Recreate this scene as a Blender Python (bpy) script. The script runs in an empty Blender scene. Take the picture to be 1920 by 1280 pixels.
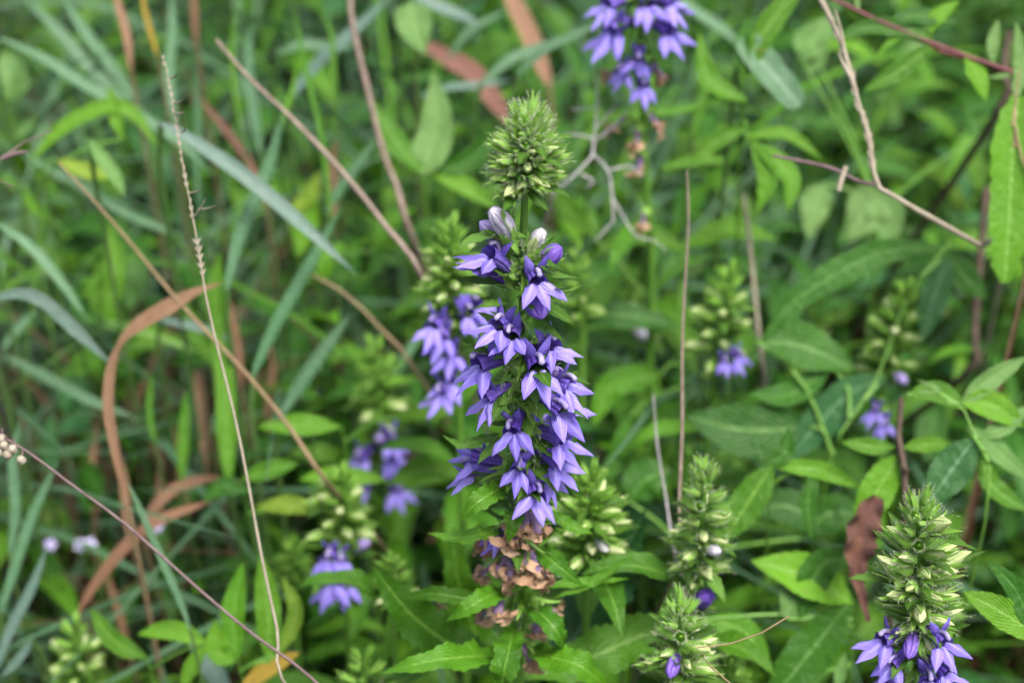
import bpy, math, random
import numpy as np
from mathutils import Vector, Matrix

random.seed(11)
rng = np.random.default_rng(11)
R = math.radians
scene = bpy.context.scene
col = scene.collection

# ------------------------------------------------------------------ camera
CAM_H, PITCH, HFOV = 0.93, R(35.0), R(30.0)
FPX = 960.0 / math.tan(HFOV / 2)                 # focal length in photo pixels
cd = bpy.data.cameras.new('camera')
cam = bpy.data.objects.new('camera', cd)
col.objects.link(cam)
cam.location = (0, 0, CAM_H)
cam.rotation_euler = (R(90) - PITCH, 0, 0)
cd.sensor_width = 36
cd.lens = 18 / math.tan(HFOV / 2)
cd.clip_start, cd.clip_end = 0.02, 200
cd.dof.use_dof = True
cd.dof.focus_distance = 0.735
cd.dof.aperture_fstop = cd.lens / 12.0
cd.dof.aperture_blades = 7
scene.camera = cam

# ------------------------------------------------------------------ world, sun, exposure
SUN_EL, SUN_AZ = R(66), R(140)
w = bpy.data.worlds.new('World')
scene.world = w
w.use_nodes = True
nt = w.node_tree
sky = nt.nodes.new('ShaderNodeTexSky')
sky.sky_type = 'NISHITA'
sky.sun_disc = False
sky.sun_elevation = SUN_EL
sky.sun_rotation = SUN_AZ
sky.air_density = 0.6
sky.dust_density = 6.0
sky.ozone_density = 0.6
bg = nt.nodes['Background']
bg.inputs[1].default_value = 0.085
nt.links.new(sky.outputs[0], bg.inputs[0])
sd = bpy.data.lights.new('sun', 'SUN')
sd.energy = 1.5
sd.angle = R(22)
sd.color = (1.0, 0.96, 0.9)
sun = bpy.data.objects.new('sun', sd)
col.objects.link(sun)
sdir = Vector((math.sin(SUN_AZ) * math.cos(SUN_EL), math.cos(SUN_AZ) * math.cos(SUN_EL), math.sin(SUN_EL)))
sun.rotation_euler = sdir.to_track_quat('Z', 'Y').to_euler()
sun.location = (0, -2, 5)
vs = scene.view_settings
vs.view_transform = 'Standard'
vs.look = 'None'
vs.exposure = 1.95
vs.gamma = 1.0
vs.use_curve_mapping = False
scene.cycles.max_bounces = 5
scene.cycles.diffuse_bounces = 3
scene.cycles.glossy_bounces = 2
scene.cycles.transmission_bounces = 3

# ------------------------------------------------------------------ pixel -> place
CR = np.array([1.0, 0, 0])
CU = np.array([0, math.sin(PITCH), math.cos(PITCH)])
CF = np.array([0, math.cos(PITCH), -math.sin(PITCH)])
CP = np.array([0, 0, CAM_H])


def at(px, py, d):
    """point seen at photo pixel (px, py), d metres in front of the lens"""
    return CP + d * (CF + CR * (px - 960) / FPX - CU * (py - 640) / FPX)


def at_y(px, py, Y):
    v = CF + CR * (px - 960) / FPX - CU * (py - 640) / FPX
    return CP + v * (Y / v[1])


def mpp(d):
    return d / FPX


def depth(p):
    return float(np.dot(np.asarray(p) - CP, CF))


# ------------------------------------------------------------------ mesh helpers
def unit(v):
    v = np.asarray(v, float)
    n = np.linalg.norm(v, axis=-1, keepdims=True)
    return v / np.maximum(n, 1e-12)


def smooth_path(pts, n):
    p = np.asarray(pts, float)
    if len(p) == 2:
        t = np.linspace(0, 1, n + 1)[:, None]
        return p[0] * (1 - t) + p[1] * t
    ext = np.vstack([2 * p[0] - p[1], p, 2 * p[-1] - p[-2]])
    seg = np.linalg.norm(np.diff(p, axis=0), axis=1)
    cum = np.concatenate([[0], np.cumsum(seg)])
    s = np.linspace(0, cum[-1], n + 1)
    k = np.clip(np.searchsorted(cum, s, side='right') - 1, 0, len(p) - 2)
    t = ((s - cum[k]) / np.maximum(seg[k], 1e-9))[:, None]
    p0, p1, p2, p3 = ext[k], ext[k + 1], ext[k + 2], ext[k + 3]
    return 0.5 * (2 * p1 + (p2 - p0) * t + (2 * p0 - 5 * p1 + 4 * p2 - p3) * t * t + (3 * p1 - p0 - 3 * p2 + p3) * t ** 3)


def tang(P):
    return unit(np.gradient(P, axis=0))


class MB:
    def __init__(self):
        self.v, self.f, self.uv, self.n = [], [], [], 0

    def add(self, v, f, uv):
        self.v.append(v)
        self.uv.append(uv)
        self.f.extend([tuple(i + self.n for i in q) for q in f])
        self.n += len(v)
        return self

    def mesh(self, name, mat):
        me = bpy.data.meshes.new(name)
        V = np.vstack(self.v)
        U = np.vstack(self.uv)
        me.from_pydata(V.tolist(), [], self.f)
        lay = me.uv_layers.new(name='UVMap')
        li = np.empty(len(me.loops), np.int32)
        me.loops.foreach_get('vertex_index', li)
        lay.data.foreach_set('uv', U[li].astype(np.float32).ravel())
        me.polygons.foreach_set('use_smooth', [True] * len(me.polygons))
        me.materials.append(mat)
        me.update()
        return me


def grid_faces(nr, nc, closed=False):
    f = []
    m = nc if closed else nc - 1
    for i in range(nr - 1):
        a = i * nc
        for j in range(m):
            k = (j + 1) % nc
            f.append((a + j, a + k, a + nc + k, a + nc + j))
    return f


GF = {}


def ribbon(pts, width, prof, nl=10, nc=3, N=(0, -0.5, 0.85), roll=0.0, fold=0.15, wave=0.0, freq=3.0, serr=0.0,
           twist=0.0, cup=0.0, ph=0.0):
    """leaf, blade or petal: a strip along pts; prof(v) = relative half width"""
    P = smooth_path(pts, nl)
    T = tang(P)
    Nn = np.broadcast_to(np.asarray(N, float), P.shape)
    Nn = unit(Nn - (Nn * T).sum(1, keepdims=True) * T)
    S = np.cross(T, Nn)
    v = np.linspace(0, 1, nl + 1)
    a = (roll + twist * v)[:, None]
    S, Nn = S * np.cos(a) + Nn * np.sin(a), Nn * np.cos(a) - S * np.sin(a)
    hw = 0.5 * width * prof(v)
    if serr:
        hw = hw * (1 + serr * np.where(np.arange(nl + 1) % 2 == 0, 1, -1))
    j = np.linspace(-1, 1, nc)
    aj = np.abs(j)
    W = hw[:, None]
    off = fold * W * aj[None, :] + cup * W * (aj[None, :] ** 2)
    if wave:
        off = off + wave * W * (aj[None, :] ** 2) * np.sin(v[:, None] * freq * 6.283 + ph + (j[None, :] > 0) * 1.7)
    V = P[:, None, :] + S[:, None, :] * (W * j[None, :])[:, :, None] + Nn[:, None, :] * off[:, :, None]
    U = np.stack([np.broadcast_to((j + 1) / 2, (nl + 1, nc)), np.broadcast_to(v[:, None], (nl + 1, nc))], -1)
    key = (nl + 1, nc)
    if key not in GF:
        GF[key] = grid_faces(nl + 1, nc)
    return V.reshape(-1, 3), GF[key], U.reshape(-1, 2)


def tube(pts, rad, n=6, nl=12, smooth=True, squash=None, jit=0.0):
    P = smooth_path(pts, nl) if smooth else np.asarray(pts, float)
    m = len(P)
    rr = np.asarray(rad, float)
    r = np.interp(np.linspace(0, 1, m), np.linspace(0, 1, len(rr)), rr)
    if jit:
        r = r * (1 + jit * rng.standard_normal(m).clip(-1.5, 1.5))
    T = tang(P)
    ref = np.array([0.31, 0.2, 0.93]) if abs(T[0][2]) < 0.8 else np.array([0.2, 0.95, 0.1])
    A = unit(np.cross(T, ref))
    B = np.cross(T, A)
    th = np.linspace(0, 2 * math.pi, n, endpoint=False)
    c, s = np.cos(th), np.sin(th)
    V = P[:, None, :] + r[:, None, None] * (A[:, None, :] * c[None, :, None] + B[:, None, :] * s[None, :, None])
    U = np.stack([np.broadcast_to(th / 6.283, (m, n)), np.broadcast_to(np.linspace(0, 1, m)[:, None], (m, n))], -1)
    return V.reshape(-1, 3), grid_faces(m, n, True), U.reshape(-1, 2)


def blob(c, r, axis=(0, 1, 0), n=7, m=6, l=1.0, lump=0.0):
    """closed spindle of half length l*r along axis"""
    ax = unit(axis)
    t = np.linspace(-1, 1, m + 1)
    P = np.asarray(c) + ax * (t * r * l)[:, None]
    rad = r * np.sqrt(np.maximum(1 - t ** 2, 0.0004))
    if lump:
        rad = rad * (1 + lump * rng.standard_normal(m + 1).clip(-1, 1))
    return tube(P, rad, n, smooth=False)


def hairs(P, Nrm, length, width=0.00011):
    """short fine hairs, each a thin triangle"""
    k = len(P)
    d = unit(Nrm + 0.45 * rng.standard_normal((k, 3)))
    s = unit(np.cross(d, rng.standard_normal((k, 3))))
    L = length * rng.uniform(0.5, 1.2, k)[:, None]
    V = np.stack([P - s * width / 2, P + s * width / 2, P + d * L], 1).reshape(-1, 3)
    f = [(3 * i, 3 * i + 1, 3 * i + 2) for i in range(k)]
    return V, f, np.full((3 * k, 2), 0.5)


def lance(v):
    return np.interp(v, [0, .06, .2, .4, .6, .8, .93, 1], [.10, .22, .72, 1, .92, .56, .22, .015])


def willow(v):
    return np.interp(v, [0, .08, .25, .5, .75, .92, 1], [.14, .4, .85, 1, .72, .28, .015])


def ovate(v):
    return np.interp(v, [0, .04, .14, .3, .5, .7, .88, 1], [.06, .4, .88, 1, .9, .62, .26, .015])


def bladep(v):
    return np.interp(v, [0, .1, .4, .7, .9, 1], [.5, .75, 1, .85, .4, .02])


def strap(v):
    return np.interp(v, [0, .05, .3, .7, .95, 1], [.6, .85, 1, .95, .7, .3])


def ragged(v):
    return np.interp(v, [0, .1, .3, .7, .93, 1], [.3, .8, 1, .9, .6, .2]) * (1 - .16 * np.abs(np.sin(v * 31)) - .12 * np.abs(np.sin(v * 77 + 1)))


def sepalp(v):
    return np.interp(v, [0, .2, .5, .8, 1], [.8, 1, .7, .35, .02])


def petalp(v):
    return np.interp(v, [0, .15, .35, .55, .75, .9, 1], [.92, .98, 1, .86, .54, .24, .015])


def frame(loc, d, up=(0, 0, 1), s=1.0):
    y = Vector(d).normalized()
    u = Vector(up)
    x = y.cross(u)
    if x.length < 1e-4:
        x = y.cross(Vector((1, 0, 0.2)))
    x.normalize()
    z = x.cross(y)
    M = Matrix(((x.x, y.x, z.x, loc[0]), (x.y, y.y, z.y, loc[1]), (x.z, y.z, z.z, loc[2]), (0, 0, 0, 1)))
    return M @ Matrix.Scale(s, 4)


# ------------------------------------------------------------------ objects
def ob(name, me, parent=None, M=None):
    o = bpy.data.objects.new(name, me)
    col.objects.link(o)
    if M is not None:
        o.matrix_basis = M
    if parent is not None:
        o.parent = parent
    return o


def tag(o, label, cat, group=None, kind=None):
    o['label'] = label
    o['category'] = cat
    if group:
        o['group'] = group
    if kind:
        o['kind'] = kind
    return o


def thing(name, loc, label, cat, group=None):
    e = bpy.data.objects.new(name, None)
    col.objects.link(e)
    e.location = loc
    e.empty_display_size = 0.02
    return tag(e, label, cat, group)


def wob(name, mb, mat, parent):
    """part whose mesh is in world coordinates, under a thing standing at parent.location"""
    me = mb.mesh(name, mat)
    off = parent.location
    me.transform(Matrix.Translation(-off))
    return ob(name, me, parent)


# ------------------------------------------------------------------ materials
def newmat(name):
    m = bpy.data.materials.new(name)
    m.use_nodes = True
    t = m.node_tree
    t.nodes.clear()
    return m, t


def N_(t, typ, **kw):
    n = t.nodes.new(typ)
    for k, v in kw.items():
        setattr(n, k, v)
    return n


def math_(t, op, a, b=None, clamp=False):
    n = t.nodes.new('ShaderNodeMath')
    n.operation = op
    n.use_clamp = clamp
    for i, x in enumerate((a, b)):
        if x is None:
            continue
        if isinstance(x, (int, float)):
            n.inputs[i].default_value = x
        else:
            t.links.new(x, n.inputs[i])
    return n.outputs[0]


def mix_(t, fac, a, b, typ='MIX'):
    n = t.nodes.new('ShaderNodeMix')
    n.data_type = 'RGBA'
    n.blend_type = typ
    for sock, x in ((n.inputs[0], fac), (n.inputs[6], a), (n.inputs[7], b)):
        if isinstance(x, (int, float)):
            sock.default_value = x
        elif isinstance(x, tuple):
            sock.default_value = x + (1,) if len(x) == 3 else x
        else:
            t.links.new(x, sock)
    return n.outputs[2]


def noise_(t, vec, scale, detail=3.0, rough=0.55):
    n = t.nodes.new('ShaderNodeTexNoise')
    n.inputs['Scale'].default_value = scale
    n.inputs['Detail'].default_value = detail
    n.inputs['Roughness'].default_value = rough
    if vec is not None:
        t.links.new(vec, n.inputs['Vector'])
    return n.outputs['Fac']


def sheet_mat(name, c1, c2, rib=None, rough=0.45, trans=0.3, tcol=None, veins='net', spec=0.3, spots=0.0, spotc=(0.10, 0.05, 0.02), randv=0.35, tipc=None, pale=None):
    """leaf, blade or petal: principled + translucent, veins from the strip's own uv"""
    m, t = newmat(name)
    uv = N_(t, 'ShaderNodeUVMap').outputs[0]
    sep = N_(t, 'ShaderNodeSeparateXYZ')
    t.links.new(uv, sep.inputs[0])
    u, v = sep.outputs[0], sep.outputs[1]
    geo = N_(t, 'ShaderNodeNewGeometry').outputs['Position']
    oi = N_(t, 'ShaderNodeObjectInfo').outputs['Random']
    au = math_(t, 'ABSOLUTE', math_(t, 'SUBTRACT', u, 0.5))
    n1 = noise_(t, geo, 60, 4)
    fac = math_(t, 'ADD', math_(t, 'MULTIPLY', math_(t, 'SUBTRACT', n1, 0.5), 1.3), oi, True)
    cl = mix_(t, fac, c1, c2)
    hsv = N_(t, 'ShaderNodeHueSaturation')
    hsv.inputs['Saturation'].default_value = 1.0
    wn = N_(t, 'ShaderNodeTexWhiteNoise', noise_dimensions='1D')
    t.links.new(math_(t, 'MULTIPLY', oi, 37.7), wn.inputs['W'])
    t.links.new(math_(t, 'ADD', math_(t, 'MULTIPLY', wn.outputs[0], randv), 1 - randv / 2), hsv.inputs['Value'])
    t.links.new(cl, hsv.inputs['Color'])
    cl = hsv.outputs[0]
    height = None
    if veins in ('net', 'par'):
        if veins == 'net':
            ph = math_(t, 'SUBTRACT', math_(t, 'MULTIPLY', v, 70.0), math_(t, 'MULTIPLY', au, 62.0))
        else:
            ph = math_(t, 'MULTIPLY', u, 75.0)
        sw = math_(t, 'SINE', math_(t, 'ADD', ph, math_(t, 'MULTIPLY', noise_(t, geo, 90, 2), 2.5)))
        ln = math_(t, 'POWER', math_(t, 'ADD', math_(t, 'MULTIPLY', sw, 0.5), 0.5), 5.0)
        height = ln
        cl = mix_(t, math_(t, 'MULTIPLY', ln, 0.34 if veins == 'net' else 0.35), cl, rib or c2)
        mid = math_(t, 'LESS_THAN', au, 0.035 if veins == 'net' else 0.03)
        if rib:
            cl = mix_(t, math_(t, 'MULTIPLY', mid, 0.8), cl, rib)
        height = math_(t, 'MAXIMUM', ln, mid)
    if veins == 'petal':
        sw = math_(t, 'SINE', math_(t, 'ADD', math_(t, 'MULTIPLY', u, 44.0), math_(t, 'MULTIPLY', noise_(t, geo, 220, 2), 5.0)))
        ln = math_(t, 'POWER', math_(t, 'ADD', math_(t, 'MULTIPLY', sw, 0.5), 0.5), 3.0)
        cl = mix_(t, math_(t, 'MULTIPLY', ln, 0.35), cl, rib or c2)
        height = ln
    if pale:
        pf = math_(t, 'MULTIPLY', math_(t, 'SUBTRACT', 1.0, math_(t, 'MULTIPLY', au, 4.5), True), math_(t, 'SUBTRACT', 0.95, v, True), True)
        cl = mix_(t, math_(t, 'MULTIPLY', pf, 0.8), cl, pale)
    if tipc:
        cl = mix_(t, math_(t, 'MULTIPLY', math_(t, 'SUBTRACT', v, 0.82), 3.0, True), cl, tipc)
    if spots:
        sp = math_(t, 'GREATER_THAN', noise_(t, geo, 130, 2), 1 - spots)
        cl = mix_(t, math_(t, 'MULTIPLY', sp, 0.8), cl, spotc)
    p = N_(t, 'ShaderNodeBsdfPrincipled')
    t.links.new(cl, p.inputs['Base Color'])
    p.inputs['Roughness'].default_value = rough
    p.inputs['Specular IOR Level'].default_value = spec
    if height is not None:
        b = N_(t, 'ShaderNodeBump')
        b.inputs['Strength'].default_value = 0.6
        b.inputs['Distance'].default_value = 0.0022
        t.links.new(math_(t, 'ADD', math_(t, 'MULTIPLY', height, -0.6), math_(t, 'MULTIPLY', noise_(t, geo, 260, 4), 1.1)), b.inputs['Height'])
        t.links.new(b.outputs[0], p.inputs['Normal'])
    tr = N_(t, 'ShaderNodeBsdfTranslucent')
    if tcol:
        t.links.new(mix_(t, 0.6, cl, tcol), tr.inputs[0])
    else:
        t.links.new(cl, tr.inputs[0])
    mx = N_(t, 'ShaderNodeMixShader')
    mx.inputs[0].default_value = trans
    t.links.new(p.outputs[0], mx.inputs[1])
    t.links.new(tr.outputs[0], mx.inputs[2])
    out = N_(t, 'ShaderNodeOutputMaterial')
    t.links.new(mx.outputs[0], out.inputs[0])
    return m


def solid_mat(name, c1, c2, scale=150, rough=0.7, spec=0.3, bump=0.3):
    m, t = newmat(name)
    geo = N_(t, 'ShaderNodeNewGeometry').outputs['Position']
    n1 = noise_(t, geo, scale, 4)
    oi = N_(t, 'ShaderNodeObjectInfo').outputs['Random']
    fac = math_(t, 'ADD', math_(t, 'MULTIPLY', math_(t, 'SUBTRACT', n1, 0.5), 2.2), math_(t, 'ADD', math_(t, 'MULTIPLY', oi, 0.5), 0.25), True)
    p = N_(t, 'ShaderNodeBsdfPrincipled')
    t.links.new(mix_(t, fac, c1, c2), p.inputs['Base Color'])
    p.inputs['Roughness'].default_value = rough
    p.inputs['Specular IOR Level'].default_value = spec
    if bump:
        b = N_(t, 'ShaderNodeBump')
        b.inputs['Strength'].default_value = bump
        b.inputs['Distance'].default_value = 0.0008
        t.links.new(noise_(t, geo, scale * 4, 3), b.inputs['Height'])
        t.links.new(b.outputs[0], p.inputs['Normal'])
    out = N_(t, 'ShaderNodeOutputMaterial')
    t.links.new(p.outputs[0], out.inputs[0])
    return m


M = {}
M['lobleaf'] = sheet_mat('lobelia_leaf', (0.03061, 0.1164, 0.003862), (0.06125, 0.1834, 0.005794), rib=(0.1089, 0.2329, 0.02897), tcol=(0.07076, 0.2033, 0.007725), trans=0.22, rough=0.42)
M['bract'] = sheet_mat('bract', (0.04082, 0.1199, 0.01062), (0.08164, 0.1905, 0.02173), rib=(0.1225, 0.2399, 0.03862), tcol=(0.08709, 0.2033, 0.01159), trans=0.23, rough=0.5)
M['calyx'] = sheet_mat('calyx', (0.17, 0.37, 0.045), (0.27, 0.49, 0.095), trans=0.42, rough=0.6, veins=None, tcol=(0.30, 0.56, 0.07), randv=0.25, tipc=(0.27, 0.22, 0.16))
M['hair'] = sheet_mat('plant_hair', (0.50, 0.58, 0.38), (0.66, 0.68, 0.56), trans=0.45, rough=0.6, veins=None, randv=0.1)
M['cream'] = sheet_mat('bud_corolla_cream', (0.48, 0.60, 0.25), (0.66, 0.72, 0.42), rib=(0.3, 0.46, 0.12), trans=0.3, rough=0.5, veins='petal', randv=0.15)
M['white_bud'] = sheet_mat('bud_corolla_white', (0.62, 0.58, 0.74), (0.75, 0.76, 0.74), rib=(0.35, 0.28, 0.62), trans=0.3, rough=0.5, veins='petal', randv=0.1)
M['lilac_bud'] = sheet_mat('bud_corolla_lilac', (0.36, 0.27, 0.66), (0.50, 0.42, 0.78), rib=(0.18, 0.10, 0.46), trans=0.3, rough=0.5, veins='petal', randv=0.2)
M['violet_bud'] = sheet_mat('bud_corolla_violet', (0.17, 0.09, 0.50), (0.28, 0.18, 0.64), rib=(0.08, 0.03, 0.30), trans=0.3, rough=0.5, veins='petal', randv=0.2)
M['petal'] = sheet_mat('petal_lavender', (0.256, 0.1905, 0.764), (0.3793, 0.3106, 0.8879), rib=(0.1896, 0.1203, 0.6607), pale=(0.5499, 0.5312, 0.9601), trans=0.33, rough=0.5, veins='petal', tcol=(0.2844, 0.1604, 0.8879), randv=0.25)
M['petal_up'] = sheet_mat('petal_violet', (0.1495, 0.1012, 0.5336), (0.236, 0.184, 0.6624), rib=(0.09441, 0.0552, 0.414), trans=0.3, rough=0.5, veins='petal', tcol=(0.1731, 0.092, 0.69), randv=0.2)
M['tube'] = sheet_mat('corolla_tube', (0.09651, 0.0506, 0.3496), (0.1769, 0.1196, 0.5152), rib=(0.0402, 0.0184, 0.184), trans=0.25, rough=0.55, veins='petal', randv=0.2)
M['stamen'] = solid_mat('stamen', (0.10, 0.08, 0.26), (0.30, 0.27, 0.42), 400)
M['wtube'] = solid_mat('withered_tube', (0.06, 0.04, 0.12), (0.22, 0.15, 0.22), 300, 0.8)
M['wpetal'] = sheet_mat('withered_petal', (0.3809, 0.2318, 0.1325), (0.563, 0.3974, 0.265), rib=(0.2981, 0.1656, 0.09936), trans=0.25, rough=0.8, veins='petal', randv=0.4, spec=0.2)
M['culm'] = solid_mat('grass_culm', (0.048, 0.12, 0.024), (0.09, 0.168, 0.048), 120, 0.5, 0.3, 0.1)
M['stem'] = solid_mat('green_stem', (0.0612, 0.1632, 0.017), (0.09792, 0.2244, 0.0306), 120, 0.5, 0.4, 0.15)
M['leafA'] = sheet_mat('leaf_bright', (0.04572, 0.1542, 0.004908), (0.08791, 0.2295, 0.007365), rib=(0.1196, 0.2583, 0.02945), tcol=(0.09003, 0.2411, 0.00785), trans=0.24, rough=0.45, spots=0.24)
M['leafB'] = sheet_mat('leaf_mid', (0.01479, 0.07938, 0.004141), (0.03413, 0.1302, 0.005981), rib=(0.07396, 0.1905, 0.02761), tcol=(0.04096, 0.1525, 0.007357), trans=0.22, rough=0.4, spots=0.26)
M['leafC'] = sheet_mat('leaf_pale', (0.08108, 0.1914, 0.04208), (0.1247, 0.2376, 0.06732), rib=(0.1497, 0.2772, 0.07854), tcol=(0.09979, 0.2376, 0.02693), trans=0.22, rough=0.55, randv=0.2)
M['leafD'] = sheet_mat('leaf_bluish', (0.01516, 0.0784, 0.01803), (0.03031, 0.1176, 0.02576), rib=(0.07577, 0.1792, 0.07728), tcol=(0.03233, 0.1344, 0.02061), trans=0.20, rough=0.38, spots=0.25)
M['leafY'] = sheet_mat('leaf_yellowing', (0.07502, 0.191, 0.009548), (0.1432, 0.2455, 0.01364), rib=(0.2046, 0.2728, 0.05456), tcol=(0.2182, 0.2455, 0.01091), trans=0.23, rough=0.5, spots=0.3)
M['yellow'] = sheet_mat('leaf_yellow', (0.255, 0.1836, 0.0153), (0.3162, 0.2346, 0.0357), rib=(0.204, 0.1275, 0.0204), trans=0.3, rough=0.6, spots=0.36, randv=0.2)
M['grassB'] = sheet_mat('grass_blue_green', (0.04584, 0.1325, 0.04714), (0.08463, 0.1884, 0.09065), rib=(0.1411, 0.2512, 0.1668), trans=0.17, rough=0.38, veins='par', tcol=(0.06771, 0.1786, 0.05222), spec=0.5)
M['grassG'] = sheet_mat('grass_green', (0.0431, 0.1509, 0.006585), (0.0826, 0.2228, 0.01316), rib=(0.1293, 0.2587, 0.04233), trans=0.23, rough=0.42, veins='par', tcol=(0.08046, 0.23, 0.01129))
M['grassL'] = sheet_mat('grass_pale_blue', (0.07256, 0.1432, 0.1026), (0.1043, 0.1814, 0.1432), rib=(0.127, 0.2053, 0.1718), trans=0.17, rough=0.42, veins='par', spec=0.6, randv=0.2)
M['dry'] = sheet_mat('dry_blade', (0.2219, 0.1305, 0.07573), (0.3264, 0.2267, 0.1443), rib=(0.1762, 0.08931, 0.04328), trans=0.25, rough=0.7, veins='par', spec=0.25, randv=0.4)
M['dryred'] = sheet_mat('dry_blade_russet', (0.20, 0.105, 0.06), (0.31, 0.185, 0.12), rib=(0.16, 0.08, 0.05), trans=0.25, rough=0.75, veins='par', spec=0.2, randv=0.35)
M['drymauve'] = sheet_mat('dry_blade_mauve', (0.1632, 0.0748, 0.0578), (0.2448, 0.1292, 0.102), rib=(0.136, 0.068, 0.0544), trans=0.2, rough=0.75, veins='par', spec=0.2)
M['stalk'] = solid_mat('dry_stalk', (0.1364, 0.1009, 0.08184), (0.2292, 0.1855, 0.1528), 220, 0.8, 0.2)
M['stalkT'] = solid_mat('tan_stalk', (0.1528, 0.1091, 0.06002), (0.2346, 0.18, 0.1037), 220, 0.75, 0.2)
M['stalkP'] = solid_mat('pale_stalk', (0.1897, 0.1648, 0.1204), (0.2709, 0.2521, 0.1963), 260, 0.8, 0.2)
M['twig'] = solid_mat('grey_twig', (0.2108, 0.1984, 0.2046), (0.3472, 0.3348, 0.341), 260, 0.85, 0.2)
M['twigM'] = solid_mat('mauve_twig', (0.09425, 0.06285, 0.06678), (0.1492, 0.114, 0.11), 260, 0.85, 0.2)
M['redstem'] = solid_mat('red_stem', (0.0744, 0.008184, 0.0186), (0.119, 0.02604, 0.03162), 160, 0.5, 0.4)
M['wood'] = solid_mat('brown_stem', (0.04208, 0.0324, 0.0234), (0.0918, 0.0675, 0.0495), 160, 0.8, 0.2)
M['rust'] = sheet_mat('dead_leaf', (0.07068, 0.03224, 0.0248), (0.1319, 0.06944, 0.05704), rib=(0.1037, 0.03968, 0.0248), trans=0.15, rough=0.75, veins='net', spots=0.42, spotc=(0.1225, 0.05952, 0.03472), spec=0.25)
M['litter'] = sheet_mat('litter', (0.06, 0.0312, 0.0168), (0.18, 0.102, 0.054), trans=0.12, rough=0.85, veins=None, spec=0.15, randv=0.2)
M['tiny'] = sheet_mat('tiny_lilac_flower', (0.50, 0.44, 0.78), (0.62, 0.58, 0.84), trans=0.3, rough=0.6, veins=None)

# ------------------------------------------------------------------ ground
gm, t = newmat('soil')
geo = N_(t, 'ShaderNodeNewGeometry').outputs['Position']
a = noise_(t, geo, 9, 6)
b = noise_(t, geo, 70, 5)
c = mix_(t, math_(t, 'MULTIPLY', math_(t, 'SUBTRACT', a, 0.35), 3, True), (0.030, 0.024, 0.014), (0.055, 0.050, 0.022))
c = mix_(t, math_(t, 'MULTIPLY', math_(t, 'SUBTRACT', b, 0.5), 4, True), c, (0.12, 0.068, 0.036))
p = N_(t, 'ShaderNodeBsdfPrincipled')
t.links.new(c, p.inputs['Base Color'])
p.inputs['Roughness'].default_value = 0.95
bm_ = N_(t, 'ShaderNodeBump')
bm_.inputs['Distance'].default_value = 0.01
t.links.new(b, bm_.inputs['Height'])
t.links.new(bm_.outputs[0], p.inputs['Normal'])
t.links.new(p.outputs[0], N_(t, 'ShaderNodeOutputMaterial').inputs[0])
xs = np.concatenate([[-60, -20, -6], np.linspace(-2.5, 2.5, 70), [6, 20, 60]])
ys = np.concatenate([[-60, -15, -4], np.linspace(-1, 4.5, 76), [8, 25, 80]])
X, Y = np.meshgrid(xs, ys)
near = np.exp(-np.maximum(np.maximum(np.abs(X) - 2, np.abs(Y - 1.6) - 2.4), 0) * 3)
Z = (0.012 * np.sin(X * 5.1 + 1) * np.cos(Y * 4.3) + 0.008 * np.sin(X * 13 + Y * 9) + 0.005 * rng.standard_normal(X.shape)) * near - 0.01
g = MB().add(np.stack([X, Y, Z], -1).reshape(-1, 3), grid_faces(len(ys), len(xs)), np.stack([X, Y], -1).reshape(-1, 2))
go = ob('ground', g.mesh('ground', gm))
go['kind'] = 'structure'
go['label'] = 'dark soil and old litter under the meadow plants'


def gz(x, y):
    return 0.012 * math.sin(x * 5.1 + 1) * math.cos(y * 4.3) - 0.014


# ------------------------------------------------------------------ shared leaf meshes (unit length along +Y, face up +Z)
LEAFC = {}


def leaf_mesh(kind, mat, var):
    key = (kind, mat, var)
    if key in LEAFC:
        return LEAFC[key]
    r = random.Random(hash((kind, var)) if False else (len(kind) * 131 + var * 17))
    prof, wid, serr = {'lance': (lance, .25, .05), 'willow': (willow, .155, .03), 'ovate': (ovate, .58, .0), 'bract': (lance, .26, .10)}[kind]
    wid *= r.uniform(.88, 1.12)
    p0 = R(r.uniform(8, 30))
    p1 = R(r.uniform(-75, -25))
    if kind == 'bract':
        p0, p1 = R(r.uniform(-5, 20)), R(r.uniform(-70, 40))
    n = 8
    pts = [np.zeros(3)]
    sw = r.uniform(-.3, .3)
    for i in range(n):
        q = p0 + (p1 - p0) * (i / n) ** 1.3
        aa = sw * (i / n)
        pts.append(pts[-1] + np.array([math.sin(aa) * math.cos(q), math.cos(aa) * math.cos(q), math.sin(q)]) / n)
    nl = 14 if kind in ('bract', 'lance') else 9
    v = ribbon(pts, wid, prof, nl=nl, nc=5, N=(0, 0.1, 1), fold=r.uniform(.12, .4), wave=r.uniform(.05, .22), freq=r.uniform(1.5, 3.5), serr=serr, twist=r.uniform(-.4, .4), ph=r.uniform(0, 6))
    me = MB().add(*v).mesh('leaf', M[mat])
    LEAFC[key] = me
    return me


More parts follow.
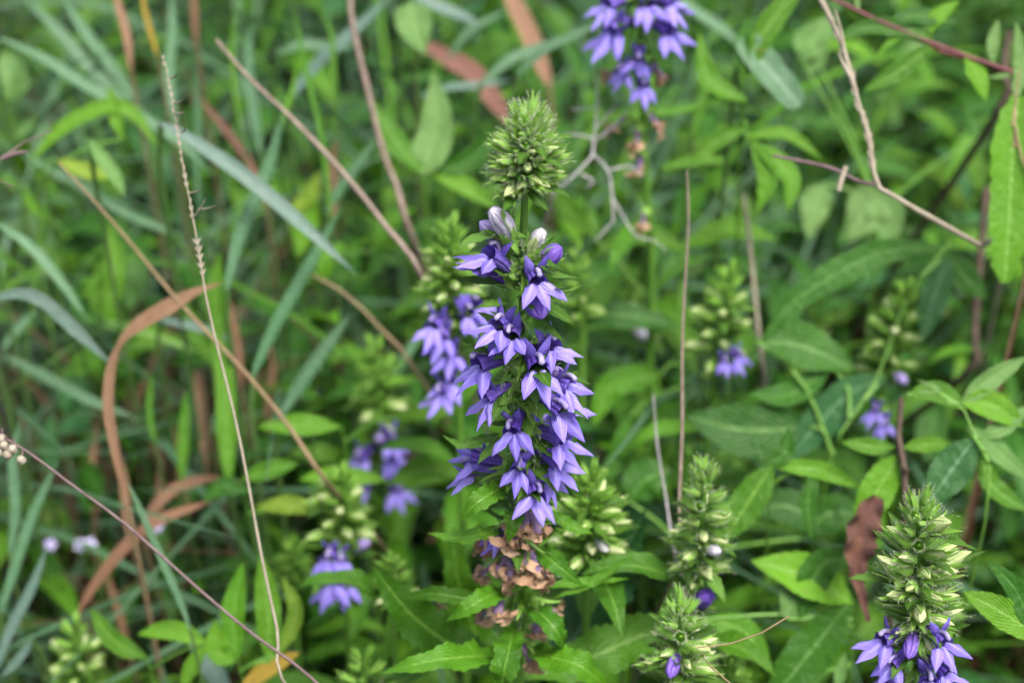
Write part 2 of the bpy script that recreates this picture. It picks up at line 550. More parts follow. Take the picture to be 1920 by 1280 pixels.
# ------------------------------------------------------------------ lobelia parts (frame: +Y out along the tube, +Z up)
def mk_calyx(sep_len, sep_w, spread, hairn, seed, cup_r=.0030):
    r = random.Random(seed)
    mb = MB()
    mb.add(*tube([(0, -.0045, -.0004), (0, -.0025, 0), (0, .0, 0), (0, .0015, 0)], [.0008, cup_r * .85, cup_r, cup_r * .98], 10, 6))
    hp, hn = [], []
    for k in range(5):
        a = k * 2 * math.pi / 5 + .3 + r.uniform(-.15, .15)
        rad = np.array([math.cos(a), 0, math.sin(a)])
        L = sep_len * r.uniform(.85, 1.15)
        sp = spread + r.uniform(-.12, .18)
        pts = [rad * cup_r * .95 + np.array([0, -.0005, 0])]
        ang = sp * .6
        for i in range(5):
            ang += sp * r.uniform(-.02, .35)
            pts.append(pts[-1] + (np.array([0, math.cos(ang), 0]) + rad * math.sin(ang)) * L / 5)
        mb.add(*ribbon(pts, sep_w * r.uniform(.85, 1.15), sepalp, 6, 3, N=rad, fold=-.35))
        # reflexed auricle at the sinus
        a2 = a + .63
        rad2 = np.array([math.cos(a2), 0, math.sin(a2)])
        b0 = rad2 * cup_r
        mb.add(*ribbon([b0, b0 + rad2 * .0012 + np.array([0, -.0012, 0]), b0 + rad2 * .0018 + np.array([0, -.003, 0])], .002, sepalp, 4, 3, N=rad2))
        P = smooth_path(pts, 10)
        side = np.cross(rad, [0, 1, 0])
        for q, pp in enumerate(P):
            for s in (-1, 1):
                hp.append(pp + side * s * sep_w * .35)
                hn.append(side * s * .9 + rad * .5 + np.array([0, .4, 0]))
    for q in range(hairn):
        a = r.uniform(0, 6.283)
        rad = np.array([math.cos(a), 0, math.sin(a)])
        hp.append(rad * cup_r + np.array([0, r.uniform(-.004, .001), 0]))
        hn.append(rad)
    hm_ = MB().add(*hairs(np.array(hp), np.array(hn), .0016, .00011))
    return mb.mesh('calyx', M['calyx']), hm_.mesh('hairs', M['hair'])


def mk_bud_calyx(L, r0, ext, seed, cover=.8, flare=.0):
    """five hairy sepals clasping a bud of length L and radius r0, tips standing beyond it"""
    r = random.Random(seed)
    mb = MB()
    mb.add(*tube([(0, -.0035, -.0003), (0, -.002, 0), (0, .0, 0), (0, .001, 0)], [.0008, r0 * 1.0, r0 * 1.2, r0 * 1.1], 9, 5))
    hp, hn = [], []
    for k in range(5):
        a = k * 2 * math.pi / 5 + .3 + r.uniform(-.2, .2)
        rad = np.array([math.cos(a), 0, math.sin(a)])
        side = np.cross(rad, [0, 1, 0])
        LL = L * ext * r.uniform(.85, 1.15)
        fl = flare + r.uniform(-.05, .2)
        pts = []
        for i in range(7):
            t_ = i / 6
            y_ = LL * t_
            rr = r0 * np.interp(y_ / L, [0, .3, .7, 1.0, 1.4], [1.15, 1.3, 1.3, .95, .75]) + fl * LL * max(0, t_ - .45) ** 1.5
            pts.append(rad * rr + np.array([0, y_ - .0004, 0]) + side * r.uniform(-.1, .1) * r0)
        wd = 2 * math.pi * r0 * 1.2 / 5 * cover * r.uniform(.85, 1.2)
        mb.add(*ribbon(pts, wd, sepalp, 7, 3, N=rad, fold=-.45))
        P = smooth_path(pts, 12)
        for q, pp in enumerate(P):
            for s_ in (-1, 1):
                hp.append(pp + side * s_ * wd * .4 * (1 - q / 14))
                hn.append(side * s_ * .8 + rad * .7 + np.array([0, .5, 0]))
            if q % 2:
                hp.append(pp)
                hn.append(rad + np.array([0, .4, 0]))
    hm_ = MB().add(*hairs(np.array(hp), np.array(hn), .0017, .00011))
    return mb.mesh('calyx', M['calyx']), hm_.mesh('hairs', M['hair'])


def mk_bud(L, rad, matname, seed, split=True):
    mb = MB()
    n, m = 15, 9
    t_ = np.linspace(0, 1, m + 1)
    P = np.stack([0 * t_, t_ * L, .06 * L * np.sin(t_ * 3)], -1)
    rr = rad * (np.interp(t_, [0, .15, .4, .65, .88, 1], [.85, .98, 1, .72, .3, .04]) if matname in ('cream', 'calyx') else np.interp(t_, [0, .15, .45, .75, .92, 1], [.7, .8, 1, .9, .5, .05]))
    V, F, U = tube(P, rr, n, smooth=False)
    V = V.reshape(m + 1, n, 3)
    fl = 1 + .08 * np.cos(np.arange(n) * math.pi * 5 * 2 / n)      # five petal ridges
    V[:, :, 0] = (V[:, :, 0]) * fl[None, :]
    V[:, :, 2] = (V[:, :, 2] - P[:, None, 2]) * fl[None, :] + P[:, None, 2]
    mb.add(V.reshape(-1, 3), F, U)
    return mb.mesh('bud', M[matname])


CAL = [mk_calyx(.0100, .0027, .5, 40, s) for s in range(3)]
CALT = [mk_calyx(.0105, .0032, .20, 50, 10 + s, .0028) for s in range(3)]
CALY = [mk_bud_calyx(.0060, .0016, 1.36, 20 + s, 1.1, .22) for s in range(5)]
CALC = [mk_bud_calyx(.0092, .0020, 1.22, 30 + s, .85, .2) for s in range(4)]
CALF = [mk_bud_calyx(.0088, .0024, 1.15, 36 + s, .74, .25) for s in range(3)]
BUDS = {'young': mk_bud(.0050, .0011, 'calyx', 1), 'slim': mk_bud(.0100, .0019, 'cream', 2), 'cream': mk_bud(.0100, .0023, 'cream', 2), 'cream2': mk_bud(.0125, .0027, 'cream', 5),
        'white': mk_bud(.0150, .0032, 'white_bud', 3), 'lilac': mk_bud(.0150, .0034, 'lilac_bud', 4), 'violet': mk_bud(.0165, .0042, 'violet_bud', 6)}


def mk_flower(seed):  # noqa
    """corolla tube mesh and its petals, stamen tube, as (name, mesh) list"""
    r = random.Random(seed)
    tb = MB()
    V, F, U = tube([(0, -.001, 0), (0, .004, .0003), (0, .009, .0004), (0, .0135, -.0002)], [.0022, .0025, .0029, .0038], 12, 9)
    tb.add(V, F, U)
    parts = []
    p0, p1 = R(r.uniform(-2, 24)), R(r.uniform(28, 74))
    for k, a in enumerate((-R(31), 0.0, R(31))):
        a += R(r.uniform(-9, 9))
        L = .0122 * r.uniform(.92, 1.1) * (1.05 if k == 1 else 1)
        pts = [np.array([math.sin(a) * .0030, .0112, -.0022 + .001 * abs(k - 1)])]
        Ns = []
        n = 8
        for i in range(n + 1):
            q = p0 + (p1 - p0) * (i / n) ** .8 + r.uniform(-.05, .05)
            f_ = np.array([0, math.cos(q), -math.sin(q)])
            d_ = math.cos(a) * f_ + math.sin(a) * np.array([1, 0, 0])
            if i < n:
                pts.append(pts[-1] + d_ * L / n)
            Ns.append([0.25 * math.sin(a), math.sin(q), math.cos(q)])
        v = ribbon(pts, .0050 * r.uniform(.9, 1.12), petalp, n, 7, N=np.array(Ns), fold=-.30, cup=-.25, wave=.26, freq=1.6, ph=r.uniform(0, 6), roll=r.uniform(-.15, .15))
        VV = v[0].reshape(n + 1, 7, 3)
        bump = np.exp(-((np.arange(n + 1) - 1.3) / 1.1) ** 2)[:, None] * np.exp(-((np.arange(7) - 3) / 1.3) ** 2)[None, :]
        VV += bump[:, :, None] * np.array([0, .0003, .0011])         # raised ridge on the lip
        parts.append(('petal', MB().add(VV.reshape(-1, 3), v[1], v[2]).mesh('petal', M['petal'])))
    for s in (-1, 1):
        pts = [np.array([s * .0012, .0095, .0026])]
        q = R(r.uniform(40, 60))
        aa = s * R(r.uniform(14, 26))
        for i in range(6):
            q += R(r.uniform(5, 13))
            d_ = np.array([math.sin(aa), math.cos(q) * math.cos(aa), math.sin(q) * math.cos(aa)])
            pts.append(pts[-1] + d_ * .0088 / 6)
        parts.append(('petal', MB().add(*ribbon(pts, .0036, petalp, 7, 5, N=(0, -.9, .45), fold=.3, cup=.2)).mesh('petal', M['petal_up'])))
    st = MB()
    st.add(*tube([(0, .007, .0022), (0, .0105, .0040), (0, .0135, .0052), (0, .0152, .0042)], [.0008, .0008, .0009, .0010], 6, 8))
    st.add(*blob((0, .0154, .0040), .0011, (0, .5, -.8), 6, 5))
    parts.append(('stamen', st.mesh('stamen', M['stamen'])))
    return tb.mesh('flower', M['tube']), parts


def mk_withered(seed):
    r = random.Random(seed)
    tb = MB()
    tb.add(*tube([(0, -.001, 0), (.0006, .004, .0002), (-.0005, .008, -.0006), (.0004, .011, -.0018)], [.0018, .0020, .0015, .0021], 8, 9, jit=.16))
    parts = []
    for k in range(5):
        a = k * 1.257 + r.uniform(-.3, .3)
        q = r.uniform(.1, .5)
        rad = np.array([math.cos(a), 0, math.sin(a)])
        pts = [np.array([0, .0098, -.0014]) + rad * .0012]
        cur = r.choice([-1, 1]) * r.uniform(.25, .75)
        sw = r.uniform(-.5, .5)
        for i in range(8):
            q += cur * r.uniform(.4, 1.4)
            sd_ = np.cross(rad, [0, 1, 0])
            d_ = np.array([0, math.cos(q), 0]) + rad * math.sin(q) + sd_ * sw + np.array([0, 0, -.35])
            pts.append(pts[-1] + unit(d_) * .0105 / 8)
        parts.append(('petal', MB().add(*ribbon(pts, .0042, petalp, 9, 5, N=rad, fold=r.uniform(-.7, .7), wave=.7, freq=2.3, ph=r.uniform(0, 6), twist=r.uniform(-2, 2))).mesh('petal', M['wpetal'])))
    return tb.mesh('withered_flower', M['wtube']), parts


FLOWERS = [mk_flower(s) for s in range(9)]
WITHER = [mk_withered(40 + s) for s in range(5)]


class Lobelia:
    def __init__(self, px, Y, label, group, rad=.0024, sc=1.0, ground_dx=0.0, hairy=False):
        self.Y = Y
        self.hairy = hairy
        P = [at_y(a, b_, Y) for a, b_ in px]
        if P[-1][2] > 0.02:
            gp = np.array([P[-1][0] + (P[-1][0] - P[0][0]) * .4 + ground_dx, Y + .01, 0])
            gp[2] = gz(gp[0], gp[1])
            P.append(.5 * P[-1] + .5 * gp + np.array([0, -.004, 0]))
            P.append(gp)
        self.path = smooth_path(P, 60)
        self.zs = self.path[:, 2]
        self.top = P[0][2]
        self.sc = sc
        base = self.path[-1]
        self.e = thing('lobelia_plant', tuple(base), label, 'wildflower', group)
        off = Vector(base)
        self.off = off
        mb = MB().add(*tube(self.path, [rad * .55, rad * .9, rad * 1.1, rad * 1.2, rad * 1.3], 9, smooth=False))
        me = mb.mesh('stem', M['stem'])
        me.transform(Matrix.Translation(-off))
        ob('stem', me, self.e)
        self.ang = random.uniform(0, 6)
        self.rad = rad

    def S(self, z):
        return np.array([np.interp(-z, -self.zs, self.path[:, i]) for i in range(3)])

    def calyx(self, f, pool):
        c_, h_ = random.choice(pool)
        ob('calyx', c_, f)
        if self.hairy:
            ob('hairs', h_, f)

    def put(self, name, me, loc, d, up=(0, 0, 1), s=1.0):
        Mx = frame(Vector(loc) - self.off, d, up, s)
        return ob(name, me, self.e, Mx)

    def solve(self, px, py, ln, el, back=False):
        ped = self.rad + .0045 * self.sc
        Rr = ped + ln * math.cos(el)
        az, z = 0.0, at_y(px, py, self.Y)[2]
        for _ in range(8):
            Ym = self.Y - Rr * math.cos(az)
            q = at_y(px, py, Ym)
            z = q[2] - ln * math.sin(el)
            dx = q[0] - self.S(z)[0]
            az = math.asin(max(-1, min(1, dx / Rr)))
            if back:
                az = math.pi - az
        rad = np.array([math.sin(az), -math.cos(az), 0])
        d = rad * math.cos(el) + np.array([0, 0, math.sin(el)])
        extra = max(0, abs(dx) - Rr)
        b0 = self.S(z)
        b0[2] = z
        return b0 + rad * (ped + extra * .8), d, rad, b0

    def pedicel(self, b0, loc, d):
        mb = MB().add(*tube([b0 + np.array([0, 0, -.003]), .5 * (b0 + loc) + np.array([0, 0, -.0022]), loc - d * .003], [.0011, .0010, .0012], 6, 5))
        me = mb.mesh('pedicel', M['stem'])
        me.transform(Matrix.Translation(-self.off))
        ob('pedicel', me, self.e)

    def flower(self, px, py, el=0, var=None, s=1.0, back=False, bract=True, roll=0.0):
        el = R(el)
        s = s * self.sc
        loc, d, rad, b0 = self.solve(px, py, .0125 * s, el, back)
        var = random.randrange(9) if var is None else var
        tb, parts = FLOWERS[var]
        up = Vector((0, 0, 1))
        if roll:
            up = Matrix.Rotation(roll, 3, Vector(d)) @ up
        f = self.put('flower', tb, loc, d, up, s)
        for n_, me in parts:
            o = ob(n_, me, f)
        self.calyx(f, CAL)
        self.pedicel(b0, loc, d)
        if bract:
            self.bract(b0, rad, s * random.uniform(.9, 1.25))
        return f

    def wither(self, px, py, el=-20, s=1.0):
        el = R(el)
        s = s * self.sc
        loc, d, rad, b0 = self.solve(px, py, .010 * s, el)
        tb, parts = random.choice(WITHER)
        f = self.put('withered_flower', tb, loc, d, (random.uniform(-1, 1), 0, 1), s)
        for n_, me in parts:
            ob(n_, me, f)
        self.calyx(f, CAL)
        self.pedicel(b0, loc, d)

    def bud(self, z, az, el, kind, s, cal=None):
        rad = np.array([math.sin(az), -math.cos(az), 0])
        d = rad * math.cos(el) + np.array([0, 0, math.sin(el)])
        c = self.S(min(z, self.top))
        c[2] = z
        loc = c + rad * self.rad * .7 + d * (.0045 * s)
        f = self.put('bud', BUDS[kind], loc, d, (0, 0, 1), s)
        self.calyx(f, cal or {'young': CALY, 'slim': CALC}.get(kind, CALF))
        return loc, d

    def bud_px(self, px, py, el, kind, s=1.0, back=False):
        s *= self.sc
        ln = {'white': .012, 'lilac': .012, 'violet': .013}.get(kind, .006) * s
        loc, d, rad, b0 = self.solve(px, py, ln, R(el), back)
        f = self.put('bud', BUDS[kind], loc, d, (0, 0, 1), s)
        self.calyx(f, CALT)
        self.pedicel(b0, loc, d)
        self.bract(b0, rad, s)

    def bract(self, b0, rad, s, L=.024):
        d = rad * .9 + np.array([random.uniform(-.3, .3), random.uniform(-.3, .3), random.uniform(0, .5)])
        self.put('bract', leaf_mesh('bract', 'bract', random.randrange(5)), b0 + rad * self.rad * .6 + np.array([0, 0, -.005 * s]), d, (0, 0, 1), L * s)

    def head(self, z_low, n, young=.55, s=1.0, kinds=('cream', 'slim', 'slim'), lo=.75):
        """crowded spiral of buds from the tip down to z_low"""
        span = self.top - z_low
        for i in range(n):
            f = (i + .5) / n
            z = self.top - .002 + .004 * (1 - f) - span * f ** 1.05
            az = self.ang + i * 2.39996
            el = R(80 - 70 * f ** .55 + random.uniform(-8, 8))
            kind = 'young' if f < young else random.choice(kinds)
            ss = s * self.sc * (lo + (1.06 - lo) * min(1, f * 1.7)) * random.uniform(.9, 1.12)
            loc, d = self.bud(z, az, el, kind, ss)
            if f > .25 and random.random() < .8:
                rad = np.array([math.sin(az), -math.cos(az), 0])
                self.bract(self.S(z), rad, ss * .75)

    def leaves(self, z0, z1, n, L0, L1, mat='lobleaf', kind='lance'):
        for i in range(n):
            f = i / max(1, n - 1)
            z = z0 + (z1 - z0) * f
            az = self.ang + i * 2.4 + random.uniform(-.3, .3)
            rad = np.array([math.sin(az), -math.cos(az), 0])
            d = rad + np.array([0, 0, random.uniform(.1, .7)])
            self.put('leaf', leaf_mesh(kind, mat, random.randrange(5)), self.S(z) + rad * self.rad * .5, d, (0, 0, 1), (L0 + (L1 - L0) * f) * random.uniform(.85, 1.15))

    def strip(self, pts, w_px, prof=lance, mat='lobleaf', name='leaf', **kw):
        """a leaf followed in the photograph; pts = (px, py, metres in front of the stem)"""
        P = [at_y(a, b_, self.Y - o) for a, b_, o in pts]
        k = dict(nl=20, nc=7, N=(0, -.45, .9), fold=.2, wave=.18, freq=2.6, serr=.05, ph=random.uniform(0, 6))
        k.update(kw)
        mb = MB().add(*ribbon(P, w_px * mpp(depth(P[1])), prof, **k))
        me = mb.mesh(name, M[mat])
        me.transform(Matrix.Translation(-self.off))
        return ob(name, me, self.e)


# ================================================================== the main lobelia
HY = 0.612
GL = 'blue lobelia plants in the meadow'
hero = Lobelia([(992, 242), (986, 330), (983, 400), (980, 520), (982, 640), (986, 760), (984, 880), (978, 1000), (974, 1120), (972, 1290)], HY,
               'tall sharp blue lobelia, green bud head over many lavender flowers and browned lower ones', GL, rad=.0023, hairy=True)
zb = at_y(985, 335, HY)[2]
hero.head(zb, 66, young=.50, s=.86, kinds=('slim',), lo=.98)
# small outward bract below the bud head
hero.strip([(990, 352, .003), (1005, 372, .008), (1030, 396, .010)], 22, prof=lance, mat='bract', name='bract')
hero.strip([(982, 352, .003), (960, 368, .008), (944, 382, .010)], 16, prof=lance, mat='bract', name='bract')
hero.bud_px(958, 360, 12, 'cream2', .9)
hero.bud_px(926, 404, 60, 'white', 1.25)
hero.bud_px(905, 425, 55, 'lilac', .95)
hero.bud_px(1015, 440, 70, 'white', .95)
hero.bud_px(1045, 473, 52, 'violet', .9)
hero.bud_px(1000, 462, 60, 'cream2', .9)
hero.strip([(978, 452, .002), (955, 425, .008), (938, 392, .012)], 24, mat='calyx', name='bract', serr=.04)
hero.strip([(990, 470, .003), (1020, 462, .012), (1045, 440, .016)], 15, mat='bract', name='bract')
hero.bud_px(1012, 588, -2, 'violet', 1.0)
FL = [(918, 478, 40, 1.05), (906, 500, 30, .95), (1008, 528, 12, 1.0), (932, 612, 10, .95), (959, 632, 2, .9), (898, 684, 2, 1.1), (912, 746, -4, 1.0),
      (1010, 692, 4, 1.12), (1038, 650, 22, .9), (1066, 722, 6, 1.0), (1054, 768, -2, 1.08), (960, 808, 2, 1.05), (1056, 826, 0, 1.1),
      (1048, 868, -6, 1.05), (886, 852, 8, 1.1), (874, 878, -6, 1.1), (972, 880, -8, .95), (1006, 928, -8, 1.08), (1040, 896, -24, .9)]
for i, (x, y, el, s) in enumerate(FL):
    hero.flower(x, y, el + 6 + random.uniform(-9, 9), (i * 4) % 9, s * random.uniform(.94, 1.1), roll=random.uniform(-.35, .35))
hero.flower(1030, 700, 10, 2, .95, back=True)
hero.flower(950, 660, 10, 3, .9, back=True)
hero.flower(1020, 800, 0, 1, .95, back=True)
hero.bud_px(1050, 700, 30, 'lilac', .8)
for x, y, el in [(905, 1015, -10), (918, 1022, -30), (966, 1008, -25), (985, 985, -20), (1006, 990, -15), (903, 1072, -25), (950, 1078, -35), (935, 1062, -20), (1008, 1066, -20),
                 (1022, 1080, -35), (985, 1050, -10), (905, 1150, -40), (1044, 1148, -35), (930, 1140, -20), (990, 1240, -50), (1010, 1180, -30)]:
    hero.wither(x, y, el, random.uniform(.9, 1.2))
for x, y in [(925, 1010)]:
    hero.flower(x, y, -20, 4, .7, bract=False)
# green seed capsules between the browned flowers
for i in range(16):
    z = at_y(975, 985 + i * 16, HY)[2]
    hero.bud(z, i * 2.4, R(35), 'young', 1.0, CAL)
for z_py in range(470, 990, 17):
    z = at_y(980, z_py, HY)[2]
    az = z_py * .41
    rad = np.array([math.sin(az), -math.cos(az), 0])
    hero.bract(hero.S(z), rad, random.uniform(.8, 1.15))
# followed bracts and leaves: pixel, pixel, metres towards the viewer
ST = [([(936, 812, .004), (900, 826, .012), (862, 834, .014), (829, 815, .014)], 26, 'bract'),
      ([(936, 662, .004), (900, 655, .012), (864, 642, .012)], 20, 'bract'),
      ([(955, 566, .004), (920, 570, .012), (889, 577, .012)], 16, 'bract'),
      ([(1018, 600, .004), (1032, 618, .012), (1058, 640, .013)], 16, 'bract'),
      ([(1040, 690, .004), (1066, 704, .004), (1090, 698, .004)], 14, 'bract'),
      ([(1000, 655, .006), (992, 680, .014), (975, 700, .018)], 22, 'bract'),
      ([(975, 735, .006), (955, 745, .014), (935, 760, .018)], 30, 'bract'),
      ([(985, 745, .006), (1000, 765, .016), (1012, 785, .018)], 24, 'bract'),
      ([(955, 905, .004), (915, 928, .020), (885, 950, .024), (862, 976, .024)], 46, 'lobleaf'),
      ([(955, 990, .003), (905, 1000, .015), (855, 1008, .018), (801, 999, .016)], 34, 'lobleaf'),
      ([(968, 945, .004), (964, 975, .018), (952, 1018, .022)], 40, 'lobleaf'),
      ([(995, 1020, .003), (1040, 1055, .016), (1093, 1098, .018)], 36, 'lobleaf'),
      ([(1030, 955, .002), (1070, 985, .004), (1112, 1000, .004)], 26, 'lobleaf'),
      ([(955, 1104, .004), (915, 1118, .020), (875, 1140, .026), (836, 1164, .024)], 42, 'lobleaf'),
      ([(955, 1125, .002), (880, 1122, .006), (810, 1112, .004), (750, 1122, -.004)], 32, 'lobleaf'),
      ([(960, 1228, .004), (880, 1230, .030), (800, 1240, .040), (712, 1262, .040)], 62, 'lobleaf'),
      ([(962, 1172, .006), (955, 1215, .026), (945, 1262, .034), (935, 1320, .034)], 58, 'lobleaf'),
      ([(985, 1130, .004), (1020, 1155, .016), (1045, 1185, .022), (1060, 1218, .020)], 46, 'lobleaf'),
      ([(985, 1212, .004), (1040, 1232, .024), (1095, 1252, .030), (1145, 1300, .026)], 62, 'lobleaf'),
      ([(1010, 1100, 0), (1080, 1092, -.004), (1180, 1084, -.01)], 20, 'lobleaf'),
      ([(1040, 1120, 0), (1120, 1085, -.006), (1178, 1044, -.01)], 20, 'lobleaf'),
      ([(955, 1260, -.01), (850, 1210, -.02), (770, 1150, -.02), (698, 1060, -.025)], 92, 'lobleaf'),
      ([(985, 1270, -.01), (1100, 1235, -.02), (1220, 1185, -.03), (1330, 1170, -.03)], 95, 'lobleaf'),
      ([(985, 1290, -.02), (1080, 1190, -.05), (1150, 1070, -.06), (1212, 955, -.06)], 128, 'leafD'),
      ([(950, 1290, -.05), (890, 1180, -.06), (858, 1080, -.06), (850, 985, -.07)], 78, 'lobleaf')]
for pts, wpx, mat in ST:
    big = wpx > 55
    hero.strip(pts, wpx, mat=mat, name='leaf' if wpx > 30 else 'bract', serr=.10 if not big else .07, nl=36 if big else 22, wave=.28, freq=4.2, roll=random.uniform(-.3, .3))
hero.leaves(at_y(972, 1290, HY)[2] - .02, .10, 12, .07, .10)

# ================================================================== the other lobelias
def lob(px, Y, label, head_py, n, fl=(), wi=(), sc=1.0, young=.5, lf=(7, .05, .085), hs=1.0, kinds=('cream', 'slim', 'slim'), buds=()):
    L = Lobelia(px, Y, label, GL, rad=.0021, sc=sc, hairy=abs(depth(at_y(px[0][0], px[0][1], Y)) - .75) < .08)
    x0 = px[0][0]
    zl = at_y(px[min(1, len(px) - 1)][0], head_py, Y)[2]
    L.head(zl, n, young, hs, kinds)
    for q in fl:
        L.flower(*q)
    for q in wi:
        L.wither(*q)
    for q in buds:
        L.bud_px(*q)
    ys_ = [q[1] for q in fl] + [q[1] for q in wi] + [head_py]
    z0 = at_y(px[-1][0], max(ys_) + 25, Y)[2]
    L.leaves(z0, max(.05, z0 - .22), lf[0], lf[1], lf[2])
    return L


def Yd(px, py, d):
    return at(px, py, d)[1]


lob([(845, 440), (850, 580), (862, 800)], Yd(845, 440, .905), 'blue lobelia half hidden behind the sharp one, pale bud head over a few lavender flowers', 590, 34,
    fl=[(828, 632, 5, 0), (812, 612, 10, 1, 1.1), (880, 590, 30, 2, 1.0), (845, 665, -5, 3, 1.0), (826, 735, -5, 4, 1.15), (842, 715, 0, 5, 1.0), (895, 575, 40, 1)], hs=1.1, young=.35)
lob([(1195, -210), (1200, -60), (1203, 120), (1210, 330), (1222, 520)], Yd(1200, -100, .93), 'blue lobelia cut by the top edge, lavender flowers above tan withered ones', -90, 30,
    fl=[(1146, 58, 0, 0, 1.2), (1140, 8, 5, 1, 1.1), (1216, 8, 5, 2, 1.0), (1256, 60, 0, 3, 1.1), (1197, 112, -10, 5, .8), (1206, 160, -10, 1, .9), (1166, 135, -10, 2, .8), (1262, 4, 10, 0, 1.0)],
    wi=[(1140, 135, -20, .8), (1240, 140, -20, .9), (1148, 235, -20, .8), (1232, 236, -20, .8), (1192, 268, -20, .8), (1198, 316, -20, .8), (1205, 420, -20, .7)], hs=1.0, sc=1.1)
P4 = lob([(1725, 960), (1722, 1060), (1718, 1180), (1712, 1300)], Yd(1720, 1000, .745), 'blue lobelia by the rusty dead leaf, long hairy bud head above violet flowers', 1185, 44,
    fl=[(1655, 1200, 15, 0, 1.0), (1770, 1205, 10, 3, 1.0), (1672, 1245, 0, 2, .9), (1775, 1262, 5, 4, 1.0), (1740, 1275, 0, 1, 1.0), (1650, 1290, 0, 5, 1.0)], hs=1.12, young=.3,
    buds=[(1705, 1225, -5, 'violet', .8), (1790, 1050, 35, 'cream2', 1.2), (1765, 985, 45, 'cream2', 1.1), (1660, 1060, 50, 'cream2', 1.1)])
lob([(1322, 885), (1315, 1000), (1296, 1130), (1285, 1260)], Yd(1322, 885, .81), 'slender lobelia in bud beside the grey dead stalk, one violet flower low down', 1080, 34,
    fl=[], buds=[(1328, 1120, 55, 'violet', 1.0), (1345, 1035, 35, 'white', .8), (1325, 1075, 15, 'cream2')], hs=.9, young=.4)
lob([(1278, 1150), (1275, 1240), (1270, 1330)], Yd(1278, 1150, .78), 'short lobelia in bud with the tan thin stalk crossing it', 1270, 26, hs=1.0, young=.45, buds=[(1258, 1262, -10, 'violet', .7)])
lob([(1366, 1232), (1362, 1330)], Yd(1366, 1232, .86), 'lobelia bud head just showing at the bottom edge behind the tan thin stalk', 1330, 22, hs=.9, young=.7)
lob([(1365, 520), (1352, 610), (1338, 720)], Yd(1360, 520, .98), 'lobelia in cream bud between two dry stalks, violet flower beneath', 665, 26, fl=[(1384, 668, 10, 0, .8), (1358, 678, 0, 1, .7)], hs=1.05, young=.4)
lob([(1178, 530), (1180, 620), (1190, 740)], Yd(1180, 530, 1.08), 'faint lobelia bud head behind the sharp lobelia, one whitish bud', 640, 22, buds=[(1212, 632, 20, 'white', 1.2)], hs=1.05, young=.4)
lob([(1698, 550), (1672, 650), (1655, 720), (1650, 860)], Yd(1695, 550, .98), 'leaning lobelia in cream bud among dark broad leaves, violet flowers below', 705, 28,
    fl=[(1640, 770, 5, 0, .75), (1658, 795, -5, 2, .75)], buds=[(1695, 715, 10, 'lilac', .8)], hs=1.05, young=.35)
lob([(638, 900), (640, 1000), (650, 1130)], Yd(638, 900, .95), 'lobelia in yellow-green bud left of the sharp one, violet flowers under it', 1010, 28,
    fl=[(618, 1045, 0, 0, 1.0), (640, 1050, -5, 1, .9), (618, 1090, 0, 2, 1.3), (645, 1098, 0, 3, 1.0)], buds=[(688, 1018, 45, 'lilac', 1.0)], hs=1.1, young=.35)
lob([(705, 660), (712, 760), (722, 900)], Yd(705, 660, 1.06), 'faded lobelia with grey-green bud head and four scattered violet flowers', 790, 24,
    fl=[(675, 858, 0, 0, 1.1), (735, 825, 5, 1, 1.1), (738, 860, 0, 2, 1.1), (745, 920, 0, 3, 1.1), (680, 915, 0, 4, .9)], buds=[(712, 825, 30, 'lilac', 1.0)], hs=1.2, young=.7)
lob([(1108, 900), (1108, 1000), (1100, 1120)], Yd(1108, 900, .845), 'lobelia in bud right against the sharp one, wide shaggy green head', 1040, 34, hs=1.15, young=.4, buds=[(1135, 1030, 15, 'white', .8)])
lob([(142, 1180), (150, 1290)], Yd(142, 1180, .97), 'lobelia bud head low in the corner beside the curved green leaf', 1300, 26, hs=1.0, young=.35)
lob([(682, 1240), (685, 1330)], Yd(682, 1240, .87), 'lobelia bud head at the bottom edge below the big serrated leaf', 1330, 20, hs=.9, young=.6)
lob([(548, 1030), (552, 1110), (556, 1200)], Yd(548, 1030, 1.05), 'small green lobelia bud head beside two erect yellow-green leaves', 1100, 20, hs=.85, young=.9)
lob([(1082, 480), (1090, 560), (1092, 680)], Yd(1080, 480, 1.0), 'thin lobelia shoot in bud close behind the open flowers', 600, 20, hs=.8, young=.6)
lob([(736, 1060), (738, 1120), (740, 1200)], Yd(736, 1060, .90), 'tiny lobelia bud head peeping over the big serrated leaf', 1115, 18, hs=.75, young=.8)
lob([(1545, 560), (1540, 620), (1530, 700)], Yd(1545, 560, 1.25), 'distant lobelia shoot in the dark gap between broad leaves', 620, 16, hs=.7, young=.8)


# ================================================================== followed plants: stalks, blades, leaves
def to_ground(P, dx=0.0, dy=0.02):
    g_ = np.array([P[0] + dx, P[1] + dy, 0])
    g_[2] = gz(g_[0], g_[1])
    return g_


def pts3(pts, d):
    return [at(q[0], q[1], q[2] if len(q) > 2 else d) for q in pts]


def stalk(name, label, cat, pts, d, wpx, mat, group=None, ground=True, dx=0.0, dy=.18, n=7, jit=0.0, nl=40):
    """thin stalk; pts from the tip to where it disappears, then on to the ground"""
    P = pts3(pts, d)
    if ground:
        tg = unit(P[-1] - P[-2])
        run = min(.07, P[-1][2] * abs(tg[0]) / max(.25, abs(tg[2])))
        g_ = to_ground(P[-1], math.copysign(run, tg[0]) + dx, dy)
        P = P + [.5 * P[-1] + .5 * g_ + np.array([0, dy * .15, 0]), g_]
    ws = np.asarray(wpx if isinstance(wpx, (list, tuple)) else [wpx, wpx], float) * .38 * mpp(d)
    e = thing(name, tuple(P[-1]), label, cat, group)
    wob('stalk', MB().add(*tube(P, ws, n, nl, jit=jit)), M[mat], e)
    return e, P


